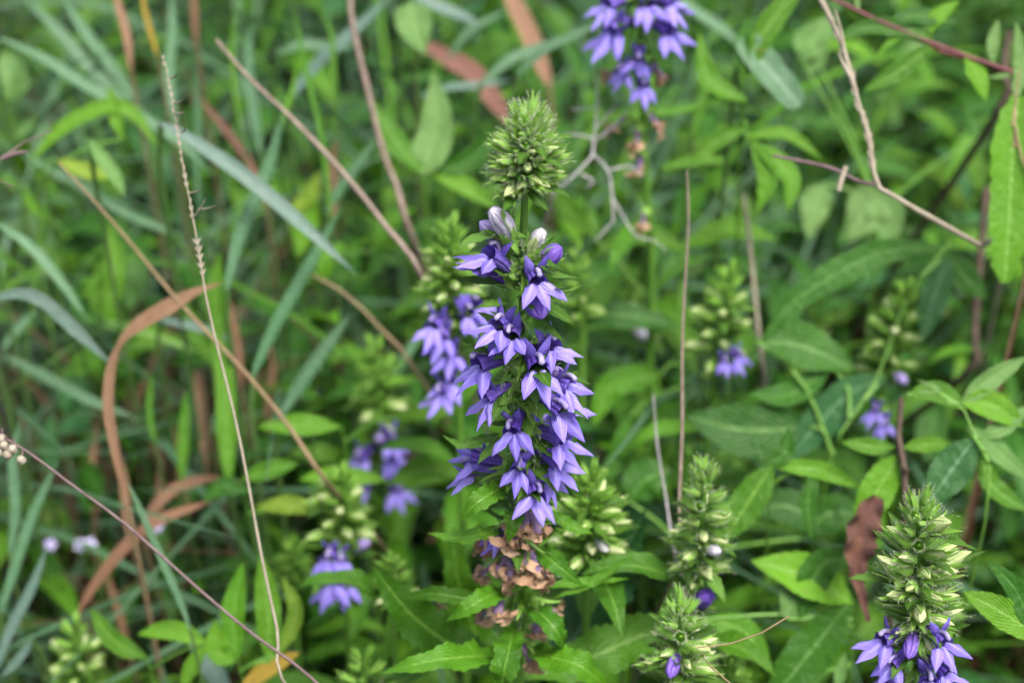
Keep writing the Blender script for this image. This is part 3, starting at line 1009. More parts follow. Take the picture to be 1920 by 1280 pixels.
def spikelets(e, P, d, n, lo, hi, size_px, mat, ang=.5, side=None, prof=lance, name='spikelet', part=False):
    Q = smooth_path(P, 200)
    T = tang(Q)
    mb = MB()
    if isinstance(lo, tuple):
        lo, hi = [np.argmin(np.linalg.norm(Q - at(q[0], q[1], d), axis=1)) / 200 for q in (lo, hi)]
    for i in range(n):
        k = int(200 * (lo + (hi - lo) * (i + random.random() * .7) / n))
        s = side or random.choice([-1, 1])
        perp = unit(np.cross(T[k], CF) * s + CF * random.uniform(-.8, .8))
        L = size_px * mpp(d) * random.uniform(.6, 1.4)
        dr = unit(-T[k] * math.cos(ang) + perp * math.sin(ang))
        b0 = Q[k]
        mb.add(*ribbon([b0, b0 + dr * L * .5, b0 + dr * L + perp * L * .12], L * .30, prof, 4, 3, N=-CF, fold=.4))
    return wob(name, mb, M[mat], e)


# dry grass spike standing left of the lobelias
e, P = stalk('dry_grass_spike', 'tall dry grass spike with a knotted seed clump, crossing the brown curled blade', 'dry grass',
             [(307, 112), (318, 160), (330, 230), (345, 320), (362, 410), (376, 490), (385, 550), (405, 640), (440, 780), (468, 920), (490, 1040), (520, 1180), (548, 1300)], .81,
             [2, 4, 6, 7, 8, 7, 6, 6, 6, 6, 7, 8, 9], 'stalkP', jit=.1, nl=90)
spikelets(e, P, .81, 110, (308, 118), (364, 430), 10, 'stalkP', .2, name='seed_head')
spikelets(e, P, .81, 70, (370, 455), (383, 530), 11, 'stalkP', .42, name='seed_clump')
for (a, b_, c_, d_) in [(320, 146, 332, 138), (326, 193, 344, 187), (328, 212, 346, 210), (340, 248, 348, 240), (362, 408, 386, 372), (372, 392, 404, 386), (358, 362, 378, 352)]:
    q0, q1 = at(a, b_, .81), at(c_, d_, .80)
    wob('side_spikelet', MB().add(*tube([q0, .5 * (q0 + q1) + np.array([0, 0, -.0006]), q1], [.0005, .0004, .0002], 5, 4)), M['stalkP'], e)
stalk('dry_stalk', 'thick dry brown stalk slanting from the pale grass towards the sharp lobelia', 'dry stalk',
      [(405, 75), (470, 150), (540, 215), (640, 320), (720, 420), (805, 545)], .95, [8, 13, 15, 14, 12, 10, 9, 9], 'stalk', nl=50, jit=.04)
stalk('dry_stalk', 'dry stalk falling from the top edge past the pale ovate leaf', 'dry stalk',
      [(655, -60), (660, 40), (690, 170), (720, 290), (748, 360), (775, 450)], 1.03, [15, 16, 15, 12, 11, 10], 'stalk', nl=50, jit=.04)
stalk('dry_stalk', 'long thin straw-coloured stalk crossing behind the brown curled blade', 'dry stalk',
      [(110, 305), (170, 370), (240, 450), (330, 560), (400, 635), (470, 710), (550, 810), (610, 900)], .93, [5, 10, 12, 12, 11, 10, 10], 'stalkT', nl=50)
e, P = stalk('dry_seed_stalk', 'purplish dry stalk with a pale seed clump, slanting over the lower blades', 'dry stalk',
             [(-30, 800), (0, 816), (60, 852), (130, 905), (220, 970), (290, 1030), (380, 1110), (470, 1185), (560, 1250), (650, 1330)], .80, [6, 8, 8, 8, 8, 8, 8, 8], 'twigM', nl=60)
for k, (a, b_) in enumerate([(8, 835), (-4, 848), (14, 852), (40, 862), (2, 822), (24, 842), (-10, 830)]):
    wob('seed', MB().add(*blob(at(a, b_, .80), 9 * mpp(.8), (.4, .2, -1), 7, 6, 1.2, .15)), M['stalkP'], e)
    q = at(a + 4, b_ - 12, .80)
    wob('seed_stem', MB().add(*tube([q + np.array([0, 0, .002]), at(a, b_, .8)], [.0005, .0005], 5, 3)), M['twigM'], e)
e, P = stalk('dry_twig', 'mauve-grey dry twig entering at the picture edge near the blue-green blades', 'twig',
             [(100, 244), (66, 252), (36, 274), (0, 300), (-60, 345)], .86, [3, 8, 12, 12, 9], 'twigM', jit=.12, dx=-.02)
wob('branch', MB().add(*tube(pts3([(52, 285), (28, 288), (5, 297)], .86), [.0006, .0012, .0012], 6, 6)), M['twigM'], e)
stalk('dry_twig', 'short grey broken twig end at the picture edge below the mauve one', 'twig', [(26, 350), (10, 354), (-40, 376)], .87, [4, 9, 8], 'twigM', dx=-.02)
# bent pale dry inflorescence over the broad-leaved plants
e, P = stalk('bent_dry_stalk', 'pale dry whiskered stalk bent sharply at a joint above round leaves', 'dry stalk',
             [(1515, -40), (1545, 12), (1572, 70), (1594, 130), (1608, 190), (1624, 240), (1634, 290), (1642, 346), (1660, 358), (1720, 394), (1830, 456, .90), (1880, 484, 1.0)], .86,
             [10, 13, 14, 15, 15, 13, 11, 10, 9, 8, 8, 8], 'stalkP', jit=.08, nl=80)
spikelets(e, P, .86, 80, (1530, -15), (1640, 340), 20, 'stalkP', .16, name='bristles')
for pp in ([(1600, 160), (1584, 100), (1577, 60), (1566, 18)], [(1598, 150), (1580, 118), (1572, 98)]):
    wob('side_branch', MB().add(*tube(pts3(pp, .855), [.0012, .0010, .0003], 6, 10, jit=.1)), M['stalkP'], e)
wob('side_branch', MB().add(*tube(pts3([(1642, 346), (1610, 340), (1560, 316), (1500, 302), (1450, 292)], .87), [.0010, .0010, .0007], 6, 14)), M['twigM'], e)
wob('broken_stub', MB().add(*tube(pts3([(1586, 312), (1578, 336), (1572, 358)], .86), [.0013, .0013, .0012], 7, 5)), M['stalkP'], e)
e, P = stalk('dry_stalk', 'straight grey-brown dry stalk rising between the sharp lobelia and the budding ones', 'dry stalk',
      [(1288, 320), (1291, 420), (1285, 520), (1279, 650), (1279, 800), (1273, 940), (1270, 1050)], .86, [4, 8, 9, 8, 7, 7, 7], 'stalk', nl=50, jit=.07)
stalk('dry_stalk', 'pale thick dry stalk partly covered by the long arching leaf', 'dry stalk', [(1394, 365), (1404, 440), (1414, 540), (1424, 640), (1436, 755)], 1.02, [11, 13, 13, 13], 'stalkP', nl=40)
stalk('dry_stalk', 'short grey dry stalk with knobbly bark beside the straight one', 'dry stalk', [(1225, 738), (1233, 840), (1250, 940), (1268, 1050)], .90, [4, 9, 9, 9, 8], 'twig', jit=.1, nl=40)
e, P = stalk('thin_tan_stalk', 'very thin tan stalk lying across the short budding lobelia', 'dry stalk', [(1480, 1154), (1440, 1180), (1390, 1200), (1330, 1216), (1300, 1214), (1320, 1238), (1372, 1284), (1430, 1340)], .765, [4, 5, 5, 5, 5], 'stalkT', nl=40)
stalk('dry_stalk', 'orange-tan fine stalk slanting among the green leaves left of the lobelias', 'dry stalk', [(585, 515), (640, 545), (690, 590), (735, 640), (775, 688)], 1.0, [6, 11, 12, 11, 10], 'stalkT', nl=30)

# grey-white dead twigs behind the bud head
e, P = stalk('dead_twig', 'grey-white forked dead twig between the bud head and the withered lobelia', 'twig', [(1118, 140), (1120, 190), (1116, 240), (1112, 290), (1086, 325), (1040, 360)], .98, [5, 7, 8, 8, 7, 7], 'twig', jit=.15, nl=40)
for pp, w_ in (([(1070, 205), (1100, 204), (1118, 200)], 6), ([(1055, 252), (1090, 254), (1114, 262)], 7), ([(1160, 190), (1140, 215), (1116, 240)], 8), ([(1175, 210), (1155, 232), (1120, 262)], 7),
               ([(1100, 352), (1112, 340), (1086, 325)], 9), ([(1150, 418), (1148, 370), (1140, 320), (1112, 290)], 8), ([(1150, 415), (1136, 430), (1118, 450)], 6), ([(1205, 330), (1180, 312), (1140, 320)], 7),
               ([(1250, 470), (1225, 450), (1190, 440), (1148, 370)], 6)):
    wob('twig_fork', MB().add(*tube(pts3(pp, .98), [w_ * .14 * mpp(.98), w_ * .28 * mpp(.98), w_ * .27 * mpp(.98)], 6, 10, jit=.15)), M['twig'], e)

# blue-green grass blades, each followed from its tip
GB = 'broad blue-green grass blades'


def blade(label, pts, d, w_, mat='grassB', group=None, prof=bladep, name='grass_shoot', cat='grass', ground=True, dx=0.0, dy=.09, roll=None, **kw):
    """pts from the tip towards the root"""
    P = pts3(pts, d)
    n0 = len(P)
    if ground:
        tg = P[-1] - P[-2]
        g_ = to_ground(P[-1] + tg * .4, dx, dy)
        P = P + [P[-1] + tg * .22, .5 * P[-1] + .5 * g_ + tg * .2, g_]
    base = P[-1]
    wm = w_ * mpp(d) * .84
    k = dict(nl=26, nc=5, N=-CF + np.array([0, 0, .35]), fold=.22, wave=.05, roll=random.uniform(-.35, .35) if roll is None else roll)
    k.update(kw)
    e = thing(name, tuple(base), label, cat, group)
    wob('blade', MB().add(*ribbon(P[:n0][::-1], wm, prof, **k)), M[mat], e)
    if ground:
        wob('culm', MB().add(*tube([P[n0 - 1] - tg * .04] + P[n0:], [min(wm * .22, .0016), .0013, .0015], 6, 12)), M['culm' if mat.startswith('grass') or mat.startswith('leaf') else 'stalkT'], e)
    return e


def seen(v):
    return np.interp(v, [0, .08, .3, .65, .85, 1], [.28, .6, 1, .95, .55, .02])


BL = 'broad blue-green grass blade slanting through the meadow'
for pts, d, w_, mat, lb in [
    ([(668, 514), (570, 424), (465, 335), (350, 256), (300, 232)], .95, 34, 'grassL', 'long pale blue-green blade slanting down under the thick brown stalk'),
    ([(0, 72), (84, 111), (151, 155), (230, 198), (330, 262), (400, 330)][::-1], 1.08, 30, 'grassB', 'long blue-green blade running in from the picture edge towards the dry grass spike'),
    ([(532, 205), (505, 310), (474, 385), (446, 455), (425, 545)], .97, 34, 'grassB', 'blue-green blade crossing the pale slanting one like an X'),
    ([(642, 385), (604, 455), (556, 540), (512, 620), (474, 705)], .98, 32, 'grassB', 'straight blue-green blade leaning right, beside the orange-tan fine stalk'),
    ([(660, 585), (605, 660), (562, 722), (522, 785)], 1.0, 32, 'grassB', 'dark blue-green leaning blade just under the straight one'),
    ([(165, 600), (120, 535), (60, 465), (-10, 415)], 1.0, 24, 'grassB', 'blue-green blade slanting down to the brown hooked blade'),
    ([(212, 685), (165, 640), (120, 598), (80, 563), (36, 550), (-20, 560)], .95, 30, 'grassL', 'pale arching blade ending at the fold of the brown hooked blade'),
    ([(262, 785), (200, 762), (140, 735), (80, 700), (15, 668)], 1.05, 24, 'grassB', 'thin blue-green blade below the pale arching one'),
    ([(436, 642), (395, 622), (350, 608), (300, 600)], 1.04, 22, 'grassL', 'short bluish blade lying between the brown hook and the dry grass spike'),
    ([(236, 895), (275, 980), (310, 1060), (340, 1130), (357, 1180)], .90, 20, 'grassB', 'narrow blue-green blade in front of the russet bent blade'),
    ([(352, 1190), (385, 1235), (430, 1310)], .98, 46, 'grassL', 'pale wide blade end at the bottom edge by the curved bluish leaves'),
    ([(735, -10), (665, 58), (622, 95), (575, 145), (545, 185)], 1.12, 34, 'grassL', 'pale wide blade slanting down from the top edge behind the falling dry stalk'),
    ([(680, 84), (625, 90), (570, 84), (520, 100)], 1.15, 28, 'grassB', 'short level blade crossing behind the falling dry stalk'),
    ([(905, 48), (865, 30), (812, 8), (760, -20)], 1.15, 30, 'grassL', 'pale blade end right of the pale hanging ovate leaf'),
    ([(960, 18), (915, 38), (880, 60), (840, 110)], 1.2, 18, 'grassB', 'narrow blade meeting the pale blade end beside the wide red-brown dry blade'),
    ([(235, 368), (215, 330), (190, 295), (168, 262)], .98, 34, 'leafC', 'short pale leaf-like blade left of the dry grass spike'),
    ([(40, -10), (110, 60), (170, 130), (240, 190)], 1.2, 30, 'grassB', BL),
    ([(110, -20), (160, 60), (215, 130), (262, 200)], 1.15, 26, 'grassB', BL),
    ([(320, -30), (324, 60), (318, 140), (330, 240)], 1.15, 24, 'grassB', BL),
    ([(365, 120), (372, 220), (368, 310), (378, 400)], 1.1, 18, 'grassB', BL),
    ([(470, 40), (468, 130), (476, 200), (490, 290)], 1.15, 26, 'grassB', BL),
    ([(0, 262), (80, 310), (160, 352), (240, 400), (330, 440)], 1.1, 24, 'grassB', BL),
    ([(40, 780), (25, 860), (30, 950), (20, 1040)], 1.0, 26, 'grassB', BL),
    ([(110, 860), (60, 970), (30, 1060), (0, 1150)], 1.0, 26, 'grassB', 'blue-green blade leaning away from the straw near the tiny lilac flowers'),
    ([(90, 1020), (60, 1100), (20, 1180), (-10, 1260)], .97, 24, 'grassL', 'pale blade rising to the tiny lilac flower at its tip'),
    ([(0, 660), (30, 620), (70, 580)], 1.1, 22, 'grassB', BL),
    ([(800, 620), (775, 645), (740, 700)], 1.1, 22, 'grassB', BL),
    ([(0, 1270), (30, 1240), (60, 1200)], .95, 20, 'grassL', BL),
    ([(710, 255), (670, 310), (640, 350), (610, 400)], 1.1, 24, 'grassB', BL),
    ([(1060, 70), (1010, 90), (960, 110), (900, 160)], 1.1, 24, 'grassB', BL),
    ([(1130, 40), (1070, 70), (1020, 95), (970, 140)], 1.05, 26, 'grassB', 'blue-green blade pointing at the lavender flowers cut by the top edge'),
    ([(960, 150), (900, 160), (840, 165), (790, 180)], 1.15, 20, 'grassL', 'short pale blade beside the dusky mauve-brown dry blade'),
    ([(1400, 98), (1360, 60), (1300, 20), (1240, -20)], 1.2, 26, 'grassB', BL),
]:
    P_ = pts
    blade(lb, P_, d, w_, mat, GB, prof=seen, dy=.06)
blade('wide pale blue-green leaf blade, its end lit among the bright narrow leaves', [(1500, 200), (1476, 172), (1446, 136), (1412, 96), (1392, 70)], .98, 70, 'grassB', prof=strap, roll=0)
BD = 'green grass blade standing in the meadow'
for pts, d, w_ in [([(545, -20), (565, 90), (580, 160), (602, 245), (616, 360), (622, 430)], 1.05, 13), ([(560, 100), (548, 170), (530, 220), (505, 300)], 1.05, 12), ([(590, 0), (620, 60), (625, 130), (630, 220)], 1.1, 14),
                   ([(440, 0), (436, 90), (440, 160), (452, 240)], 1.1, 12), ([(395, 580), (420, 700), (425, 800), (430, 900)], 1.0, 45), ([(205, 470), (190, 530), (180, 590)], 1.1, 40), ([(285, 700), (280, 770), (290, 830)], 1.05, 16),
                   ([(350, 730), (345, 800), (340, 900)], 1.05, 26), ([(260, 480), (215, 500), (150, 560)], 1.1, 22), ([(1010, 340), (970, 420), (935, 470)], 1.1, 22), ([(745, 1100), (730, 1180), (720, 1250)], .95, 18),
                   ([(1345, 110), (1320, 180), (1300, 260)], 1.1, 24), ([(1130, 420), (1160, 330), (1190, 250)], 1.2, 20), ([(1370, 180), (1290, 205), (1210, 215), (1130, 230)], 1.1, 16), ([(1380, 300), (1310, 300), (1240, 315)], 1.08, 24)]:
    blade(BD, pts, d, w_, 'grassG', 'green grass blades', prof=seen)

# brown blades
blade('brown dry blade curled over in a hook, folded where it bends', [(415, 531), (370, 546), (320, 574), (272, 602), (236, 630), (217, 662), (207, 705), (204, 760), (212, 820), (226, 885), (240, 950)], .93, 38, 'dry',
      prof=lambda v: np.interp(v, [0, .15, .3, .45, .53, .57, .61, .68, .8, .92, 1], [.25, .5, .66, .66, .5, .28, .5, .9, 1, .45, .1]), nl=60, fold=.3, name='dry_grass_shoot', dy=.04, roll=.1)
blade('russet dry blade bending down in front of the straw, beside the thin blue-green blade', [(412, 934), (350, 955), (300, 975), (258, 1003), (220, 1042), (182, 1090), (148, 1145)], 1.0, 30, 'dryred', prof=seen, name='dry_grass_shoot')
blade('russet dry blade looping behind the bent one', [(420, 895), (380, 898), (330, 915), (295, 945), (270, 985)], 1.05, 26, 'dryred', prof=seen, name='dry_grass_shoot')
blade('wide red-brown dry blade hanging from the top edge above the bud head', [(1030, 160), (1012, 112), (985, 48), (955, -10), (930, -60)][::-1], 1.2, 42, 'dryred', prof=seen, name='dry_grass_shoot')
blade('dusky mauve-brown dry blade lying behind the bud head', [(975, 250), (935, 200), (890, 140), (840, 110), (790, 80)], 1.2, 46, 'drymauve', prof=seen, name='dry_grass_shoot')
blade('narrow rust-coloured dry blade at the top edge beside the orange one', [(245, 130), (238, 70), (222, 10), (205, -40)][::-1], 1.1, 18, 'dryred', prof=seen, name='dry_grass_shoot')
blade('orange-yellow dry blade tip pointing down at the dry grass spike', [(296, 106), (288, 80), (272, 20), (262, -40)][::-1], 1.05, 13, 'yellow', prof=seen, name='dry_grass_shoot')
blade('short rust-red dry blade at the top edge left of the straight green culms', [(362, -40), (364, 0), (366, 30), (368, 80)], 1.15, 18, 'dryred', prof=seen, name='dry_grass_shoot')
blade('pinkish dry blade slanting behind the pale crossing blades', [(372, 180), (400, 215), (440, 265), (470, 310), (490, 350)], 1.12, 18, 'drymauve', prof=seen, name='dry_grass_shoot')
blade('orange-brown thin dry blade upright right of the brown hook', [(430, 560), (440, 610), (448, 660), (452, 720)], 1.08, 16, 'dryred', prof=seen, name='dry_grass_shoot')
blade('pale tan dry blade hanging among the upright straws', [(222, 850), (232, 900), (236, 950), (240, 1000)], 1.08, 20, 'dry', prof=seen, name='dry_grass_shoot')
blade('ochre leaf blade lying at the bottom edge by the erect leaves', [(562, 1222), (530, 1238), (495, 1258), (455, 1290)], .93, 40, 'yellow', prof=seen, name='yellowing_grass_shoot')


for lb, pts, d, w_, mt in [
    ('wide tan dry leaf hanging straight down beside the dry grass spike', [(392, 905), (388, 840), (378, 770), (372, 690)], 1.1, 34, 'dry'),
    ('tan straw blade standing behind the lower half of the brown hook', [(184, 790), (176, 860), (180, 930), (176, 1010)], 1.14, 20, 'dry'),
    ('pale narrow straw blade between the brown hook and the russet blades', [(292, 800), (300, 860), (296, 930), (304, 1000)], 1.14, 14, 'dry'),
    ('short reddish straw blade right of the wide tan dry leaf', [(430, 760), (424, 820), (428, 880), (420, 940)], 1.14, 16, 'dryred'),
    ('tan straw blade slanting beside the wide tan dry leaf', [(322, 790), (336, 850), (340, 910), (352, 980)], 1.12, 18, 'dry'),
    ('broken tan straw blade among small leaves below the russet blades', [(196, 1060), (212, 1110), (230, 1170), (244, 1230)], 1.1, 17, 'dry'),
    ('tan straw blade under the pale crossing blades', [(500, 620), (510, 690), (502, 760), (508, 820)], 1.16, 16, 'dry'),
    ('reddish dry blade showing through the grass under the thick brown stalk', [(640, 240), (626, 300), (630, 360), (622, 420)], 1.2, 18, 'dryred')]:
    blade(lb, pts, d, w_, mt, prof=seen, name='dry_grass_shoot', dy=.05, twist=random.uniform(-1.2, 1.2), fold=.5)


# leaves on stems
def plant(label, leaves, d, mat='leafA', group=None, cat='leafy plant', stem=None, name='leafy_plant', sw=6, stemmat='stem', dy=.03):
    """leaves: (points base -> tip, width px, [mat], [profile])"""
    first = pts3([leaves[0][0][0]], d)[0]
    if stem:
        SP = pts3(stem, d)
    else:
        SP = [first]
    g_ = to_ground(SP[-1], random.uniform(-.015, .015), dy)
    if len(SP) == 1:
        SP = [SP[0], .6 * SP[0] + .4 * g_ + np.array([.006, 0, 0]), g_]
    else:
        SP = SP + [.5 * SP[-1] + .5 * g_, g_]
    e = thing(name, tuple(g_), label, cat, group)
    wob('stem', MB().add(*tube(SP, [sw * .35 * mpp(d), sw * .5 * mpp(d), sw * .6 * mpp(d)], 7, 24)), M[stemmat], e)
    Q = smooth_path(SP, 60)
    for lf in leaves:
        P = pts3(lf[0], d)
        k = int(np.argmin(np.linalg.norm(Q - P[0], axis=1)))
        if np.linalg.norm(Q[k] - P[0]) > .002:
            wob('petiole', MB().add(*tube([Q[min(k + 2, 60)], .5 * (Q[k] + P[0]) - np.array([0, 0, .002]), P[0]], [.0011, .0010, .0008], 6, 6)), M[stemmat], e)
        mt = lf[2] if len(lf) > 2 and lf[2] else mat
        pf = lf[3] if len(lf) > 3 else willow
        big = lf[1] > 60
        wob('leaf', MB().add(*ribbon(P, lf[1] * mpp(d) * .92, pf, nl=22, nc=7, N=-CF + np.array([0, 0, .3]), fold=random.uniform(.1, .3), wave=.12, freq=2.2, serr=.02 if big else .012, roll=random.uniform(-.3, .3), ph=random.uniform(0, 6))), M[mt], e)
    return e


plant('plant with a large pale ovate leaf hanging below the top edge', [([(770, 4), (778, 50), (795, 104)], 78, 'leafC', ovate)], 1.08)
plant('plant with broad soft leaves left of the bud head', [([(790, 330), (820, 240), (812, 130)], 80, 'leafC', ovate), ([(800, 330), (740, 260), (702, 190)], 46, 'leafA', willow), ([(815, 330), (870, 348), (935, 392)], 40, 'leafA', willow),
      ([(820, 320), (880, 300), (940, 240)], 44, 'leafB', willow)], 1.06)
plant('plant with two erect yellow-tipped leaves above the ochre blade', [([(445, 1235), (438, 1150), (456, 1052)], 52, 'leafA', willow), ([(505, 1240), (502, 1140), (488, 1035)], 54, 'leafA', willow), ([(520, 1230), (555, 1150), (530, 1080)], 36, 'leafY', willow),
      ([(440, 1240), (410, 1220), (405, 1160)], 50, 'leafA', willow)], .93)
plant('plant with smooth curved bluish leaves near the corner bud head', [([(275, 1232), (215, 1200), (168, 1138)], 44, 'leafA', willow), ([(388, 1204), (325, 1180), (258, 1188)], 42, 'leafA', willow), ([(388, 1204), (362, 1245), (338, 1300)], 34, 'leafA', willow)], .93)
plant('plant with a short oblong leaf left of the budding lobelia', [([(455, 898), (505, 880), (560, 868)], 40, 'leafA', willow), ([(600, 955), (545, 945), (478, 950)], 40, 'leafY', willow), ([(470, 920), (420, 910), (380, 940)], 40, 'leafB')], .99)
plant('plant with flat oval leaves under the faded lobelia', [([(640, 800), (560, 796), (482, 800)], 46, 'leafA', lance), ([(720, 900), (620, 890), (560, 900)], 40, 'leafA'), ([(730, 905), (800, 880), (880, 890)], 60, 'leafA', lance), ([(740, 780), (810, 770), (880, 762)], 34, 'leafA')], 1.0)
plant('plant with a bright arching leaf between the long pale blades', [([(60, 300), (120, 238), (200, 200), (250, 212), (300, 280)], 36, 'leafA', willow), ([(110, 300), (160, 320), (225, 332)], 36, 'leafY'), ([(230, 260), (215, 210), (205, 160)], 30, 'leafA')], 1.05)
plant('plant with light green leaves behind the dry grass spike', [([(425, 660), (405, 560), (412, 470)], 42, 'leafA'), ([(430, 690), (380, 640), (345, 560)], 44, 'leafA'), ([(420, 880), (428, 780), (405, 680)], 46, 'leafA'), ([(200, 600), (215, 510), (205, 420)], 46, 'leafA'), ([(195, 610), (150, 580), (140, 520)], 34, 'leafB')], 1.08)
plant('plant with dull rounded leaves near the picture edge', [([(120, 770), (140, 720), (165, 770)], 50, 'leafD', ovate), ([(90, 880), (95, 830), (100, 770)], 46, 'leafD', ovate), ([(80, 520), (85, 480), (90, 440)], 40, 'leafC', ovate), ([(110, 810), (160, 770), (165, 700)], 48, 'leafD', ovate)], 1.15)
plant('plant with pale green upright leaf left of the browned flowers', [([(560, 480), (575, 420), (590, 360)], 50, 'leafA'), ([(540, 400), (580, 370), (600, 320)], 40, 'leafY'), ([(700, 470), (730, 420), (780, 390)], 44, 'leafA'), ([(690, 520), (720, 480), (760, 500)], 40, 'leafB')], 1.15)

# right-hand plants
plant('red-stemmed plant with narrow pointed leaves across the top corner', [
    ([(1745, 85), (1690, 130), (1618, 172)], 42, 'leafA', willow), ([(1735, 75), (1750, 40), (1800, 0)], 34, 'leafA', willow), ([(1612, 22), (1608, 5), (1612, -30)], 12, 'leafC', willow), ([(1808, 98), (1828, 130), (1850, 190)], 48, 'leafA', lance),
    ([(1862, 118), (1862, 80), (1872, 36)], 26, 'leafC', willow), ([(1700, 62), (1670, 80), (1640, 110)], 16, 'leafA', willow), ([(1905, 135), (1880, 142), (1850, 146)], 12, 'leafC', willow), ([(1900, 132), (1910, 90), (1905, 40)], 24, 'leafC', willow),
    ([(1760, 92), (1720, 60), (1640, 50), (1560, 70)], 40, 'leafB', willow), ([(1660, 45), (1720, 30), (1800, 45)], 40, 'leafB', willow)], .93,
    stem=[(1540, -12), (1640, 36), (1720, 70), (1800, 102), (1920, 142), (1990, 180)], sw=11, stemmat='redstem')
plant('plant with long serrated leaf rising to the top edge left of the bent dry stalk', [([(1392, 150), (1425, 75), (1470, 10), (1520, -40)], 52, 'leafA', willow), ([(1400, 190), (1330, 150), (1310, 60)], 46, 'leafA', willow), ([(1395, 150), (1392, 80), (1410, 30)], 36, 'leafB', willow),
      ([(1400, 260), (1470, 250), (1545, 300)], 30, 'leafA', willow), ([(1410, 260), (1440, 330), (1420, 400)], 44, 'leafA', willow), ([(1410, 265), (1480, 330), (1476, 400)], 48, 'leafA', lance), ([(1400, 240), (1350, 260), (1290, 310)], 36, 'leafA', willow)], .98)
plant('plant with pale rounded leaves under the bent dry stalk', [([(1655, 360), (1620, 400), (1590, 455)], 96, 'leafC', ovate), ([(1540, 345), (1525, 400), (1515, 450)], 62, 'leafC', ovate), ([(1500, 110), (1530, 70), (1570, 30)], 70, 'leafC', ovate), ([(1640, 360), (1665, 410), (1660, 470)], 76, 'leafC', ovate),
      ([(1835, 260), (1825, 230), (1815, 215)], 44, 'leafB', ovate), ([(1505, 60), (1525, 100), (1525, 140)], 72, 'leafC', ovate)], 1.1)
plant('plant with big arching dark leaf showing a pale midrib', [([(1762, 464), (1700, 466), (1630, 482), (1526, 538), (1470, 585), (1426, 650)], 62, 'leafB', willow), ([(1420, 640), (1500, 648), (1605, 692)], 98, 'leafB', lance), ([(1660, 706), (1590, 740), (1530, 800), (1468, 870)], 82, 'leafD', willow),
      ([(1520, 800), (1400, 806), (1286, 780)], 118, 'leafB', lance), ([(1770, 470), (1810, 520), (1850, 560)], 60, 'leafB', willow), ([(1780, 480), (1750, 560), (1730, 640)], 60, 'leafD', willow), ([(1560, 690), (1480, 740), (1400, 740)], 60, 'leafB', lance)], .98, stem=[(1780, 455), (1700, 560), (1640, 720), (1560, 860)])
plant('plant with a ragged insect-eaten leaf along the picture edge', [([(1910, 180), (1898, 300), (1892, 420), (1884, 530)], 112, 'leafA', ragged), ([(1925, 200), (1960, 300), (1960, 420)], 90, 'leafA', lance), ([(1905, 190), (1912, 140), (1925, 90)], 30, 'leafC', willow)], .90, stemmat='stalkT', stem=[(1912, 130), (1900, 210), (1904, 280), (1940, 420)])
plant('plant with pale-backed curved leaves near the picture edge', [([(1800, 760), (1850, 715), (1925, 668)], 44, 'leafC', willow), ([(1815, 800), (1870, 845), (1930, 900)], 44, 'leafC', willow), ([(1700, 740), (1760, 735), (1820, 770)], 46, 'leafA', lance), ([(1830, 818), (1785, 880), (1733, 955)], 84, 'leafD', lance),
      ([(1720, 735), (1760, 730), (1720, 712)], 14, 'leafC', willow), ([(1800, 750), (1860, 760), (1920, 800)], 60, 'leafA', willow), ([(1840, 850), (1860, 910), (1930, 960)], 46, 'leafA', willow), ([(1840, 820), (1880, 800), (1930, 760)], 40, 'leafC', willow)], .88, stem=[(1745, 725), (1800, 760), (1830, 820), (1850, 960)])
e = plant('plant with oblong leaves on a purple-brown stem, one leaf ending in brown decay', [([(1680, 838), (1630, 836), (1576, 828)], 36, 'leafA', lance), ([(1690, 840), (1740, 832), (1800, 838)], 34, 'leafA', lance), ([(1692, 850), (1650, 910), (1602, 1010)], 74, 'leafA', willow)], .885,
      stem=[(1690, 745), (1686, 800), (1684, 850), (1700, 960)], sw=16, stemmat='wood')
wob('dead_leaf_end', MB().add(*ribbon(pts3([(1645, 930), (1622, 975), (1610, 1020), (1606, 1070), (1614, 1110), (1628, 1165)], .875), 62 * mpp(.88), lambda v: np.interp(v, [0, .15, .4, .55, .7, 1], [.35, .9, 1, .6, .35, .12]), nl=26, nc=7, N=-CF, fold=.7, wave=.8, freq=5.3)), M['rust'], e)
plant('plant with a bright leaf pointing in from the picture edge under the shaggy bud head', [([(1960, 1200), (1880, 1148), (1806, 1108)], 66, 'leafA', willow), ([(1955, 1205), (1900, 1100), (1850, 1050)], 44, 'leafB', willow)], .80)
plant('plant with a hole-eaten leaf folded down behind the slender budding lobelia', [([(1448, 872), (1410, 930), (1352, 1020)], 72, 'leafA', willow), ([(1450, 872), (1535, 880), (1622, 916)], 38, 'leafA', willow), ([(1440, 870), (1470, 850), (1480, 800)], 40, 'leafB', lance), ([(1528, 880), (1515, 940), (1522, 1012)], 42, 'leafB', willow)], .90)
plant('plant with broad smooth leaves low between the two budding lobelias', [([(1600, 1130), (1510, 1080), (1408, 1050)], 92, 'leafA', lance), ([(1440, 1320), (1520, 1220), (1600, 1120)], 96, 'leafB', willow), ([(1320, 1160), (1390, 1180), (1446, 1246)], 60, 'leafA', lance), ([(1478, 1160), (1476, 1130), (1462, 1096)], 38, 'leafC', ovate), ([(1570, 1290), (1576, 1260), (1585, 1222)], 26, 'leafC', willow),
      ([(1500, 1160), (1540, 1060), (1620, 1040)], 70, 'leafB', lance)], .90)
plant('plant with dark leaves in the shade right of the slender budding lobelia', [([(1280, 1000), (1340, 960), (1420, 940)], 60, 'leafB', lance), ([(1180, 940), (1210, 900), (1260, 880)], 90, 'leafB', lance), ([(1560, 1000), (1480, 950), (1400, 960)], 80, 'leafB', lance), ([(1500, 1010), (1560, 960), (1640, 980)], 80, 'leafB', lance)], 1.0)
